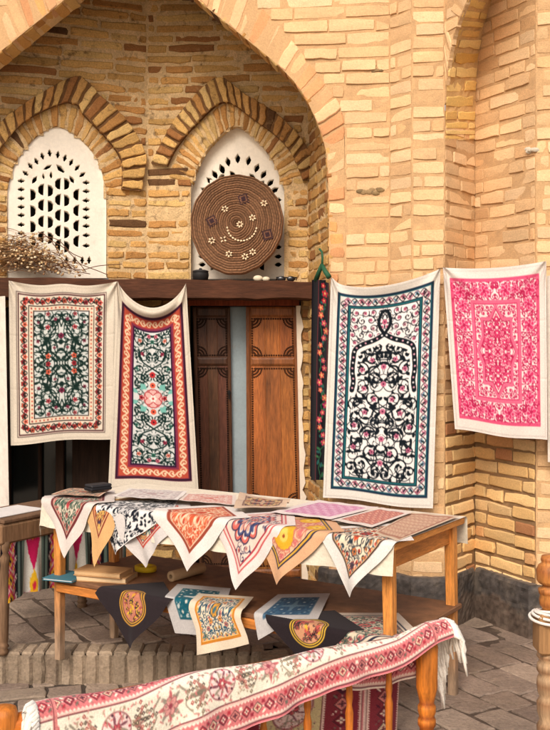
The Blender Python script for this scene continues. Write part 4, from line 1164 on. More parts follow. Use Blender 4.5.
# ---- embroidered robe edge-on on a green hanger, at the corner of the niche
def floral_strip():
    c = Cv(60, 640, (22, 20, 26)); rnd = random.Random(4)
    for k in range(26):
        y = 14 + k * 24; x = 36 + 8 * math.sin(k * 1.3)
        c.line([(30, y), (36 + 10 * math.sin(k), y + 12), (32, y + 24)], 3, (46, 92, 60))
        c.leaf((x, y), 16, 4, rnd.uniform(0, 6), (52, 104, 66)); c.leaf((x, y + 8), 16, 4, rnd.uniform(0, 6), (40, 90, 84))
        if k < 22: c.flower((x + rnd.uniform(-5, 5), y), rnd.uniform(8, 12), rnd.choice([(206, 44, 58), (216, 84, 98), (226, 120, 84), (196, 52, 104)]), (240, 196, 120), 5, k, (120, 24, 50))
    c.line([(16, 0), (16, 640)], 2.5, (120, 40, 50)); c.line([(56, 0), (56, 620)], 2, (140, 50, 60))
    return c
rb = thing('embroidered_robe', P(322, 480, 5.3), 'black robe with red flower embroidered band on a green hanger, by the niche corner', 'robe')
u = np.linspace(0, 1, 50)[None, :]; v = np.linspace(0, 1, 200)[:, None]
X = (316 - 4 * v ** .8 - 1.0) * (1 - u) + (329 - 1.5 * v) * u + .7 * np.sin(v * 12) * u; X = X + 0 * v
Y = 279 + 201 * v + 4 * u * (1 - v) + 0 * X
D = 5.36 + .012 * np.cos(u * 9) * (.5 + v) - .14 * u
pts = np.stack([(X - 275) / F * D, D, EYE - (Y - HOR) / F * D], -1)
cloth_obj('front_edge', pts, floral_strip(), np.broadcast_to(u, X.shape), np.broadcast_to(v, X.shape), None, None, parent=rb)
u = np.linspace(0, 1, 20)[None, :]
X = (312 - 2 * v ** .8) * (1 - u) + (326 - 3 * v) * u; D = 5.40 + .015 * np.sin(u * 12 + v) - .10 * u + 0 * v; Y = 280 + 196 * v + 2 * np.sin(u * 7) * v
pts = np.stack([(X - 275) / F * D, D, EYE - (Y - HOR) / F * D], -1)
cloth_obj('back_panel', pts, Cv(8, 8, (24, 22, 28)), np.broadcast_to(u, X.shape), np.broadcast_to(v, X.shape), None, None, parent=rb)
mb = MB(); gr = tuple(lin((40, 84, 58)))
mb.tube([P(*p) for p in ((319.5, 249, 5.30), (322, 252, 5.28), (322.5, 258, 5.28), (322, 266, 5.28))], .006, gr, 8)
mb.tube([P(*p) for p in ((322, 265, 5.28), (319, 272, 5.32), (316, 280, 5.36))], [.011, .012, .014], gr, 8)
mb.tube([P(*p) for p in ((322, 265, 5.28), (325, 271, 5.24), (329, 277, 5.21))], [.011, .013, .015], gr, 8)
mb.build('hanger', M_MISC, rb, True)

# ------------------------------------------------------------------ main table (orange wood), turned about 33 degrees to the wall
T0 = np.array([.443, 3.65]); E1 = np.array([-.839, .544]); E2 = np.array([.547, .837]); TL_, TW = 1.815, .671
ZT_T, ZS = .745, .385
def tb(t, q, z): p = T0 + E1 * t + E2 * q; return (p[0], p[1], z)
def t_of(px): k = (px - 275) / F; return (T0[0] - k * T0[1]) / (-E1[0] + k * E1[1])
def on_front(px, py):
    t = t_of(px); d = T0[1] + E1[1] * t; return t, EYE - (py - HOR) / F * d
def on_top(px, py, z):
    d = F * (EYE - z) / (py - HOR); p = np.array([(px - 275) / F * d, d]) - T0; return float(p @ E1), float(p @ E2)
e1, e2, ez = Vector((E1[0], E1[1], 0)), Vector((E2[0], E2[1], 0)), Vector((0, 0, 1))
tab = thing('display_table', tb(TL_ / 2, TW / 2, 0), 'long orange wood table with a lower shelf, spread with embroidered cloths', 'table')
WO, WO2 = tuple(lin((200, 130, 62))), tuple(lin((190, 118, 54)))
def leg(t, q, z0, name='leg', s_=.042):
    mb = MB(); n = 10
    for i in range(n + 1):
        z = z0 + (ZT_T - .03 - z0) * i / n; k = s_ / 2 * (.80 + .20 * min(1, i / n * 1.3))
        old = max(0, min(1, 1.25 - i / n * 2.2)); cc = tuple(np.array(WO) * (1 - old) + lin((150, 124, 100)) * old)
        for sx, sy in ((-.85, -1), (.85, -1), (1, -.85), (1, .85), (.85, 1), (-.85, 1), (-1, .85), (-1, -.85)):
            mb.vert(tb(t + sx * k + (.012 * (1 - i / n) if t < .5 else 0) * -1, q + sy * k, z), cc)
    for i in range(n):
        for j in range(8): mb.face(i * 8 + j, i * 8 + (j + 1) % 8, i * 8 + 8 + (j + 1) % 8, i * 8 + 8 + j)
    mb.face(*range(8)[::-1]); mb.face(*[n * 8 + j for j in range(8)])
    return mb.build(name, M_WOOD, tab)
leg(.05, .05, 0); leg(.035, .60, 0); leg(1.765, .045, 0.0); leg(1.775, .43, 0)
mb = MB(); mb.bbox(tb(0, 0, ZT_T - .028), e1 * TL_, e2 * TW, ez * .028, WO); mb.build('tabletop', M_WOODH, tab)
def rail(name, t0, q0, t1, q1, z0, z1, th=.022):
    a, b = Vector(tb(t0, q0, z0)), Vector(tb(t1, q1, z0)); d = (b - a); nrm = Vector((-d.y, d.x, 0)).normalized() * th
    mb = MB(); mb.bbox(a, d, nrm, ez * (z1 - z0), WO2); return mb.build(name, M_WOODH, tab)
rail('apron', .03, .07, .03, .58, .642, .715); rail('apron', 1.79, .07, 1.79, .41, .642, .715); rail('apron', .07, .04, 1.74, .04, .642, .715); rail('apron', .07, .63, 1.74, .63, .642, .715)
rail('shelf_rail', .05, .035, 1.76, .035, ZS - .062, ZS - .022)
mb = MB(); mb.bbox(tb(.0, .02, ZS - .022), e1 * 1.80, e2 * .62, ez * .022, tuple(lin((116, 80, 55)))); mb.build('shelf', M_WOODH, tab)

def fold_pos(t, q, off, ztop, bulge=.03, r=.012, qe=0.0):
    """cloth lying on a board, falling over its front edge (q<qe) - arrays"""
    s = qe - q                                         # length past the edge
    hang = np.maximum(0, s - r * 1.57); ang = np.clip(s / r, 0, 1.57)
    qq = np.where(s > 0, qe - (r + off) * np.sin(ang) - bulge * (1 - np.exp(-hang * 6)) * .35, q)
    z = np.where(s > 0, ztop + off - (r + off) * (1 - np.cos(ang)) - hang, ztop + off)
    return qq, z
def edge_cloth(label, canvas, tip, cl, cr, zt, off, L=(.42, .42), n=90, seed=0, rot=0, group=None, wav=.006, name='table_cloth_piece', cat='small cloth', amp=1.0):
    """square cloth with one corner (photo pixel tip) hanging over the edge between pixel columns cl and cr"""
    rnd = random.Random(seed)
    tt, zz = on_front(*tip); D = zt - zz
    a = np.array([t_of(cl) - tt, D]); b = np.array([t_of(cr) - tt, D]); La, Lb = L
    a = a / np.linalg.norm(a) * La; b = b / np.linalg.norm(b) * Lb
    A = np.linspace(0, 1, n)[None, :]; B = np.linspace(0, 1, n)[:, None]
    t = tt + a[0] * A + b[0] * B; q = (-D + .0) + a[1] * A + b[1] * B
    qq, z = fold_pos(t, q, off, zt)
    hangd = np.maximum(0, -q)
    ph = rnd.uniform(0, 6)
    f1 = rnd.uniform(15, 24)
    qq = qq - amp * wav * 1.3 * (hangd / .15) * (1 + np.sin((t - tt) * f1 + ph) + .35 * np.sin((t - tt) * f1 * 2.7 + hangd * 20)) - .004 * (hangd > 0)
    t = t + .007 * np.sin(hangd * 26 + ph) * np.minimum(1, hangd / .08) + .004 * np.sin((A - B) * 6 + ph) * np.minimum(1, hangd / .1)
    z = z + np.where(q > 0, .003 * np.sin(t * 23 + ph) * np.sin(q * 19) * 0 , 0)
    pts = np.stack([T0[0] + E1[0] * t + E2[0] * qq, T0[1] + E1[1] * t + E2[1] * qq, z + 0 * t], -1)
    U, V = np.broadcast_to(A, t.shape), np.broadcast_to(B, t.shape)
    for _ in range(rot): U, V = V, 1 - U
    return cloth_obj(name, pts, canvas, U, V, label, cat, group)
def flat_cloth(label, canvas, px4, z, n=70, seed=0, group=None, hang=None, name='table_cloth_piece', lift=0.0, cat='small cloth'):
    c4 = [np.array(on_top(x, y, z)) for x, y in px4]; rnd = random.Random(seed)
    A = np.linspace(0, 1, n)[None, :, None]; B = np.linspace(0, 1, n)[:, None, None]
    tq = (c4[0] * (1 - A) + c4[1] * A) * (1 - B) + (c4[3] * (1 - A) + c4[2] * A) * B
    t, q = tq[..., 0], tq[..., 1]
    A, B = A[..., 0], B[..., 0]
    if hang is not None: qq, zz = fold_pos(t, q, .004, z, qe=hang)
    else: qq, zz = q, z + .0012 * np.sin(t * 60 + seed) + lift * np.abs(np.sin(A * 5 + seed)) * (B - .5) ** 2 * 4
    pts = np.stack([T0[0] + E1[0] * t + E2[0] * qq, T0[1] + E1[1] * t + E2[1] * qq, zz + 0 * t], -1)
    return cloth_obj(name, pts, canvas, np.broadcast_to(A, t.shape), np.broadcast_to(B, t.shape), label, cat, group)

# table cloth: front, back and left end hang down, right end cut flush
t = np.linspace(-.004, TL_ + .15, 160)[None, :]; q = np.linspace(-.125, TW + .13, 130)[:, None]
of = np.maximum(0, -q); ob = np.maximum(0, q - TW); ol = np.maximum(0, t - TL_)
over = np.sqrt(of ** 2 + ob ** 2 + ol ** 2)
r = .016; ang = np.clip(over / r, 0, 1.57); dn = np.maximum(0, over - r * 1.57)
k = np.where(over > 0, r * np.sin(ang) / np.maximum(over, 1e-6), 0)
wv = .007 * (1 + np.sin(t * 19) + .5 * np.sin(t * 41)) * np.minimum(1, dn / .1)
qq = np.clip(q, 0, TW) + (ob - of) * k - np.where(of > 0, wv * 1.6, 0) + np.where(ob > 0, wv, 0)
tt = np.minimum(t, TL_) + ol * k + .006 * np.sin(q * 21) * np.minimum(1, dn / .1) * (ol > 0) + .012 * (ol > 0) * np.minimum(1, dn / .1)
z = ZT_T + .003 - r * (1 - np.cos(ang)) - dn + 0 * t
pts = np.stack([T0[0] + E1[0] * tt + E2[0] * qq, T0[1] + E1[1] * tt + E2[1] * qq, z], -1)
cloth_obj('tablecloth', pts, Cv(8, 8, (230, 218, 196)), np.broadcast_to((t + .004) / 2, z.shape), np.broadcast_to(q * 0 + .5, z.shape), 'plain cream tablecloth hanging over the front, back and left end of the long table', 'tablecloth')

SG = 'small embroidered cloths for sale'
EC = [
 ('pale grey cloth with dark red framed green and red vines, leftmost over the table front', small_cloth((214, 202, 192), ((5, (104, 44, 46)), (3, (190, 150, 130))), (206, 190, 168), (38, 64, 52), [(176, 52, 58), (196, 92, 90), (44, 92, 74)], 'vine', 1), (78, 557), 44, 98, 4, 0),
 ('tan cloth with orange flowers hanging just left of the black and white leafy cloth', small_cloth((212, 166, 112), ((4, (128, 52, 40)), (4, (206, 160, 110))), (204, 140, 84), (60, 44, 60), [(190, 84, 44), (44, 62, 92), (214, 170, 90)], 'bold', 2, inset=.27), (107, 566), 86, 124, 1, 0),
 ('black and white cloth closely covered in leaves, hanging over the table front', small_cloth((226, 220, 214), (), (226, 220, 214), (26, 30, 38), [(226, 220, 214)], 'leafy', 3, inset=.02), (121, 555), 98, 170, 2, 0),
 ('grey cloth with teal flowers in a red frame, half behind the rust vine cloth', small_cloth((206, 198, 192), ((4, (186, 76, 66)), (2, (216, 200, 180)), (3, (170, 60, 56))), (216, 202, 176), (28, 74, 86), [(186, 56, 52), (32, 88, 98), (206, 150, 96)], 'bold', 4, inset=.22), (147, 568), 112, 190, 1, 0),
 ('white cloth with a rust brown frame and rust vines, at the middle of the table', small_cloth((226, 217, 208), ((6, (150, 68, 50)), (2, (226, 190, 160))), (228, 196, 162), (196, 84, 52), [(198, 80, 52), (214, 122, 84), (180, 60, 46)], 'vine', 5, w=2.6), (200, 570), 155, 233, 5, 0),
 ('pinkish white cloth with a purple and coral rosette, hanging over the table front', small_cloth((226, 212, 204), ((3, (196, 96, 96)), (5, (224, 204, 190)), (3, (176, 70, 80))), (224, 200, 184), (48, 46, 76), [(206, 104, 92), (76, 84, 120), (224, 150, 130), (60, 100, 110)], 'rosette', 6, inset=.15), (249, 588), 216, 287, 4, 0),
 ('peach cloth with big yellow flowers in a navy frame, hanging over the table front', small_cloth((216, 168, 128), ((3, (40, 44, 66)), (4, (206, 156, 62)), (2, (40, 44, 66))), (222, 176, 142), (190, 110, 92), [(216, 164, 44), (150, 70, 40), (206, 110, 110)], 'yellow', 7, inset=.16), (286, 584), 250, 332, 3, 0),
 ('white cloth with red and black flowers in a dark frame, rightmost over the table front', small_cloth((228, 220, 211), ((3, (70, 52, 46)), (2, (190, 150, 110))), (236, 214, 184), (40, 52, 60), [(190, 60, 44), (214, 120, 60), (56, 70, 84)], 'vine', 8, inset=.17, w=2.8), (355, 597), 322, 399, 2, 0),
]
for i, (lb, cv, tip, cl, cr, ly, ro) in enumerate(EC):
    edge_cloth(lb, cv, tip, cl, cr, ZT_T + .004, .003 + .0032 * ly, seed=i + 3, group=SG, n=140, L=(.35, .35), amp=1.8)

def zl(k): return ZT_T + .024 + .0035 * k
flat_cloth('white cloth with a flat lilac pink medallion lying on the right of the table top', small_cloth((226, 212, 206), ((3, (196, 130, 160)),), (206, 150, 176), (230, 200, 210), [(190, 110, 150), (216, 170, 190), (180, 90, 130)], 'lattice', 21, inset=.17), ((270, 512), (318, 500), (379, 507), (331, 519)), zl(1), group=SG)
flat_cloth('white cloth with a flat brick red panel lying near the right end of the table', small_cloth((222, 208, 196), ((3, (150, 70, 60)),), (196, 120, 100), (226, 190, 170), [(176, 80, 70), (206, 140, 120), (150, 60, 60)], 'lattice', 22, inset=.15), ((331, 520), (381, 507.5), (412, 512), (372, 527)), zl(0), group=SG)
flat_cloth('tan patterned runner lying across the right end of the table top', small_cloth((206, 182, 156), ((4, (176, 130, 104)), (3, (150, 96, 80))), (192, 152, 124), (216, 186, 158), [(170, 116, 96), (200, 164, 134)], 'lattice', 23, inset=.08), ((374, 533), (410, 512), (459, 516), (397, 541)), zl(-2.4), group=SG)
flat_cloth('folded tan cloth with dark flowers lying at the back of the table top', small_cloth((206, 178, 152), ((3, (90, 60, 56)),), (196, 160, 130), (48, 60, 70), [(170, 70, 60), (60, 90, 96), (210, 170, 110)], 'bold', 24, inset=.20), ((234, 508), (240, 494), (291, 501), (286, 507)), zl(5), group=SG, lift=.012)
flat_cloth('pale cloth with faint red flowers lying at the middle back of the table', small_cloth((222, 206, 194), ((2, (196, 140, 126)),), (222, 196, 182), (190, 120, 108), [(200, 110, 100), (216, 160, 146)], 'vine', 25, inset=.10, w=2.2), ((179, 500), (186, 493), (236, 495), (236, 505)), zl(3), group=SG)
flat_cloth('white cloth with pale grey drawing lying on the left half of the table', small_cloth((226, 218, 210), ((2, (170, 160, 156)),), (222, 212, 204), (160, 148, 146), [(190, 160, 156), (170, 160, 160)], 'vine', 26, inset=.10, w=2.0), ((112, 496), (130, 488), (188, 491), (178, 500)), zl(4), group=SG)
flat_cloth('cream cloth with rust and teal flowers lying at the far left of the table', small_cloth((214, 186, 158), ((3, (150, 70, 50)),), (208, 172, 140), (60, 80, 80), [(190, 90, 60), (60, 96, 100)], 'vine', 27, inset=.06), ((52, 494), (70, 488), (112, 489), (100, 496)), zl(3), group=SG)
# black case lying at the back left of the table
a = on_top(92, 492.5, zl(5)); b = on_top(113, 490, zl(5))
cs = thing('case', tb(a[0], a[1], zl(5)), 'flat black case lying at the back left of the table', 'case')
d = Vector(tb(b[0], b[1], 0)) - Vector(tb(a[0], a[1], 0)); nn = Vector((-d.y, d.x, 0)).normalized()
mb = MB(); mb.bbox(Vector(tb(a[0], a[1], zl(6))), d, nn * .07, ez * .016, tuple(lin((30, 29, 32))), .005); mb.build('tray', M_MISC, cs)
mb = MB(); mb.bbox(Vector(tb(a[0], a[1], zl(6) + .0165)) + d * .04, d * .96, nn * .067, ez * .012 + nn * .006, tuple(lin((40, 39, 42))), .004); mb.build('lid', M_MISC, cs)

# cloths on the lower shelf
SC = [
 ('black cloth with an orange and yellow round medallion hanging from the left of the shelf', small_cloth((46, 38, 40), (), (46, 38, 40), (150, 60, 66), [(206, 150, 60), (190, 120, 96), (220, 176, 60)], 'medallion', 31, inset=.14), (138, 648), 94, 174, 1, (.31, .31), 0),
 ('beige cloth with orange framed floral panel hanging askew from the shelf', small_cloth((222, 204, 178), ((6, (196, 124, 44)), (2, (232, 190, 120))), (226, 206, 176), (32, 66, 88), [(214, 150, 60), (206, 110, 90), (60, 104, 116)], 'vine', 32, inset=.17), (208, 653), 193, 322, 6, (.30, .245), 0),
 ('black cloth with a yellow medallion hanging from the right half of the shelf', small_cloth((42, 34, 36), (), (42, 34, 36), (160, 70, 66), [(214, 170, 62), (206, 150, 110), (196, 90, 80)], 'medallion', 33, inset=.14), (312, 668), 266, 352, 2, (.29, .29), 0),
 ('beige cloth with pink flowers and navy lines hanging at the right end of the shelf', small_cloth((206, 188, 168), ((3, (50, 52, 66)), (5, (214, 196, 172)), (2, (50, 52, 66))), (216, 198, 170), (50, 70, 66), [(206, 104, 96), (190, 84, 90), (70, 96, 80)], 'vine', 34, inset=.14), (346, 668), 318, 396, 1, (.36, .36), 0),
]
for i, (lb, cv, tip, cl, cr, ly, LL2, ro) in enumerate(SC):
    edge_cloth(lb, cv, tip, cl, cr, ZS + .003, .004 + .003 * ly, L=LL2, seed=i + 40, group=SG, amp=1.2, n=130)
flat_cloth('grey cloth with a teal panel folded over the middle of the shelf edge', small_cloth((188, 182, 178), ((3, (30, 84, 96)),), (190, 196, 190), (24, 82, 96), [(24, 90, 104), (214, 206, 190)], 'bold', 35, inset=.24), ((156, 606), (178, 584.5), (231, 589), (222, 616)), ZS + .012, group=SG, hang=.012)
flat_cloth('pale cloth with a blue panel folded over the shelf edge beside the black cloth', small_cloth((196, 190, 186), ((3, (40, 76, 104)),), (96, 126, 144), (34, 66, 96), [(50, 90, 120), (160, 176, 180)], 'bold', 36, inset=.22), ((246, 620), (278, 595), (330, 594), (318, 620)), ZS + .010, group=SG, hang=.012)

# books, notebook, tape roll, rolled paper
def book(name, label, px, py, z, size, ang, cover, page):
    t, q = on_top(px, py, z); b = thing(name, tb(t, q, z), label, 'book')
    c, s_ = math.cos(ang), math.sin(ang); ux = e1 * -c + e2 * s_; uy = e1 * s_ + e2 * c
    o = Vector(tb(t, q, z)); w_, h_, th = size
    mb = MB(); mb.bbox(o, ux * w_, uy * h_, ez * .003, cover, .001); mb.bbox(o + ez * (th - .003), ux * w_, uy * h_, ez * .003, cover, .001); mb.bbox(o + uy * (h_ - .003), ux * w_, uy * .003, ez * th, cover, .001)
    mb.build('cover', M_MISC, b)
    mb = MB(); mb.bbox(o + ux * .004 + uy * .003 + ez * .0035, ux * (w_ - .008), uy * (h_ - .007), ez * (th - .007), page, .001); mb.build('pages', M_MISC, b)
    return b
book('book', 'lower thick tan book of the pair lying on the shelf', 76, 581, ZS + .001, (.25, .14, .026), .34, tuple(lin((176, 134, 92))), tuple(lin((206, 178, 140))))
book('book', 'upper tan book lying on top of the other book on the shelf', 74, 575, ZS + .028, (.24, .13, .024), .26, tuple(lin((186, 142, 96))), tuple(lin((196, 160, 116))))
book('notebook', 'thin teal and white notebook at the left end of the shelf', 43, 580, ZS + .001, (.16, .17, .012), .22, tuple(lin((62, 110, 122))), tuple(lin((214, 214, 214))))
t, q = on_top(146, 571, ZS); mb = MB()
ringp = [(.040, 0), (.046, .004), (.046, .024), (.040, .028), (.030, .028), (.027, .024), (.027, .004), (.030, 0)]
n = 24; ids = []
for k in range(n):
    a = 2 * math.pi * k / n
    ids.append([mb.vert((Vector(tb(t, q, ZS + .001)) + e1 * (r_ * math.cos(a) * 1.25) + e2 * (r_ * math.sin(a)) + ez * h_), tuple(lin((212, 176, 34)))) for r_, h_ in ringp])
for k in range(n):
    for j in range(8): mb.face(ids[k][j], ids[k][(j + 1) % 8], ids[(k + 1) % n][(j + 1) % 8], ids[(k + 1) % n][j])
tag(mb.build('tape_roll', M_MISC, None, True), 'yellow roll of tape lying at the back of the shelf', 'tape roll')
t, q = on_top(171, 582, ZS + .0); t2, q2 = on_top(203, 573, ZS); o = Vector(tb(t, q, ZS + .026)); dv = Vector(tb(t2, q2, ZS + .026)) - o
mb = MB(); tan_ = tuple(lin((176, 146, 112)))
mb.lathe(o, [(0, .010), (0, .022), (.003, .025), (dv.length * .98, .025), (dv.length, .022), (dv.length, .010), (.0, .010)], tan_, 18, dv, cap=False)
tag(mb.build('paper_roll', M_MISC, None, True), 'roll of tan paper lying on the shelf behind the grey cloth', 'paper roll')

# ------------------------------------------------------------------ low bed with an ikat cloth at the left
BO = np.array([-1.275, 4.70]); BE = np.array([.547, .837]); BN = np.array([-.837, .547])
def bp(s, n_, z): p = BO + BE * s + BN * n_; return (p[0], p[1], z)
be, bn_ = Vector((BE[0], BE[1], 0)), Vector((BN[0], BN[1], 0))
bed = thing('wooden_bench', bp(.40, .15, 0), 'low weathered wooden bench beside the left end of the table', 'bench')
OW = tuple(lin((122, 92, 66)))
def turned(name, base, h, r, mat, parent, cols, prof=None, n=16):
    mb = MB()
    prof = prof or [(0, .8), (.03, .95), (.05, .7), (.07, 1.0), (.09, .75), (.12, .85), (.5, 1.05), (.8, 1.0), (.86, 1.15), (.9, .85), (.95, 1.1), (1, 1.1)]
    mb.lathe(base, [(a * h, b * r) for a, b in prof], [tuple(lin(c)) for c in cols], n); return mb.build(name, mat, parent, True)
for s_, n_ in ((0, .03), (.80, .03), (0, .29), (.80, .29)):
    turned('leg', bp(s_, n_, 0), .54, .03, M_OLD, bed, [(124, 96, 72), (110, 84, 62)])
for (s0, n0, s1, n1) in ((-.04, 0, .86, 0), (-.04, .285, .86, .285), (-.04, .042, -.04, .284), (.82, .042, .82, .284)):
    a, b = Vector(bp(s0, n0, .525)), Vector(bp(s1, n1, .525)); d = b - a; nn = Vector((-d.y, d.x, 0)).normalized() * .04
    mb = MB(); mb.bbox(a, d, nn, ez * .10, OW, .012); mb.build('rail', M_OLD, bed)
mb = MB()
for k in range(3): mb.bbox(bp(-.02, .0 + k * .108, .626), be * .87, bn_ * .102, ez * .018, tuple(lin((104, 78, 58)) * R.uniform(.8, 1.1)), .004)
mb.build('seat_boards', M_OLD, bed)
mb = MB(); mb.bbox(bp(.0, .06, .645), be * .30, bn_ * .20, ez * .006, tuple(lin((206, 202, 198))), .002)
tag(mb.build('paper_sheet', M_MISC), 'sheet of pale board lying on the low bench at the left', 'paper sheet')
def ikat():
    c = Cv(560, 150, (216, 208, 196)); rnd = random.Random(2)
    cols = [(24, 22, 28), (182, 30, 84), (214, 206, 194), (96, 116, 108), (222, 176, 40), (120, 28, 66), (52, 74, 66)]
    x = 0; k = 0
    while x < 560:
        w_ = [54, 24, 56, 22][k % 4]
        if k % 4 == 0:                               # dark band with stacked diamonds
            c.rect(x, 0, x + w_, 150, (26, 22, 30))
            for j in range(5):
                y = j * 48 + (k % 3) * 12; cx = x + w_ / 2
                for rr, cc in ((25, (214, 196, 180)), (20, (186, 34, 86)), (12, (222, 172, 40)), (5, (40, 24, 40))):
                    c.poly([(cx, y - rr * 1.3), (cx + rr, y), (cx, y + rr * 1.3), (cx - rr, y)], cc)
                for sx in (-1, 1): c.ell((cx + sx * 12, y + 24), 6, 10, 0, (200, 50, 90)); c.ell((cx + sx * 12, y + 24), 3, 6, 0, (226, 190, 70))
        elif k % 4 == 2:
            c.rect(x, 0, x + w_, 150, (208, 204, 194)); cx = x + w_ / 2
            c.poly([(x + 4, 0), (x + w_ - 4, 0), (cx + 8, 60), (cx, 86), (cx - 8, 60)], (190, 26, 84)); c.poly([(cx, 80), (cx + 10, 120), (cx + 7, 150), (cx - 7, 150), (cx - 10, 120)], (218, 170, 36)); c.ell((cx, 128), 4, 12, 0, (190, 40, 60))
        else:
            c.rect(x, 0, x + w_, 150, (104, 122, 112) if k % 2 else (214, 208, 198)); c.rect(x + w_ * .35, 0, x + w_ * .6, 150, (44, 52, 52))
        x += w_; k += 1
    b = c.a.copy()                                    # the blurred edges of ikat dyeing, along the warp
    for xx in range(560):
        sh = int(rnd.gauss(0, 4)); b[:, xx] = np.roll(c.a[:, xx], sh, 0)
    c.a = b; return c
s_ = np.linspace(-.03, .85, 300)[None, :]; h = np.linspace(0, 1, 60)[:, None]
n_ = -.012 - .014 * np.sin(s_ * 38) * h - .008 * np.sin(s_ * 71 + 1) * h; z = .56 - (.285 - .02 * np.sin(s_ * 9)) * h
pts = np.stack([BO[0] + BE[0] * s_ + BN[0] * n_, BO[1] + BE[1] * s_ + BN[1] * n_, z + 0 * s_], -1)
# tucked behind the front rail's lower edge
cloth_obj('ikat_cloth', pts + np.array([BN[0] * .022, BN[1] * .022, -.03]) , ikat(), np.broadcast_to((s_ + .03) / 1.08, z.shape), np.broadcast_to(h, z.shape), 'striped ikat cloth in magenta, yellow and black hanging under the low bench', 'cloth')

# ------------------------------------------------------------------ front bench with the rug over its back rail
PL, PR = np.array([-.592, 2.155]), np.array([.422, 2.745]); RD = (PR - PL); RL = float(np.linalg.norm(RD)); RD = RD / RL; RN = np.array([RD[1], -RD[0]])   # RN points to the camera
def fb(s, n_, z): p = PL + RD * s + RN * n_; return (p[0], p[1], z)
fe, fn = Vector((RD[0], RD[1], 0)), Vector((RN[0], RN[1], 0))
bench = thing('bench', fb(RL / 2, 0, LOWZ), 'orange varnished bench with turned posts and spindles, a rug over its back rail', 'bench')
OR1, OR2, OR3 = (190, 110, 36), (178, 98, 30), (150, 76, 24)
zt = .70
def post_prof(h):       # heights above lower ground
    return [(0, .030), (.10, .034), (.16, .024), (.18, .034), (.20, .026), (.30, .030), (.42, .040), (.50, .044), (.55, .040), (.58, .030), (.60, .026), (.61, .034), (.625, .034), (.635, .028), (.65, .034), (.665, .034), (.675, .027), (.70, .034), (.72, .040), (.84, .042), (.855, .036), (.86, .02)]
def post(s, h_scale=1.0, top=None):
    mb = MB(); prof = post_prof(1)
    cols = []
    for a, b in prof: cols.append(tuple(lin(OR3 if abs(a - .6) < .012 or abs(a - .635) < .004 or abs(a - .675) < .004 else OR1)))
    mb.lathe(fb(s, 0, LOWZ), [(a * h_scale, b * .74) for a, b in prof], cols, 20)
    return mb.build('post', M_WOOD, bench, True)
post(RL, .945); post(0.0, .985)
mb = MB(); mb.tube([fb(.0, 0, .655), fb(RL * .5, 0, .650), fb(RL, 0, .655)], .026, tuple(lin(OR2)), 12); mb.build('back_rail', M_WOODH, bench, True)
mb = MB(); mb.bbox(fb(0, -.02, .20), fe * RL, fn * .04, ez * .05, tuple(lin(OR3)), .006); mb.build('lower_rail', M_WOODH, bench)
ns = 9
for k in range(1, ns):
    s = RL * k / ns
    mb = MB(); mb.lathe(fb(s, 0, .245), [(0, .006), (.05, .008), (.08, .011), (.12, .008), (.2, .009), (.27, .011), (.29, .007), (.31, .010), (.34, .008), (.41, .007)], [tuple(lin(OR1)), tuple(lin(OR2))], 12)
    mb.build('spindle', M_WOOD, bench, True)
# seat and far side
mb = MB(); mb.bbox(fb(0, -.62, .12), fe * RL, fn * .60, ez * .03, tuple(lin(OR3)), .006); mb.build('seat', M_WOODH, bench)
for s in (0.0, RL):
    mb = MB(); mb.lathe(fb(s, -.60, LOWZ), [(0, .024), (.1, .028), (.2, .022), (.30, .026)], tuple(lin(OR2)), 16); mb.build('leg', M_WOOD, bench, True)

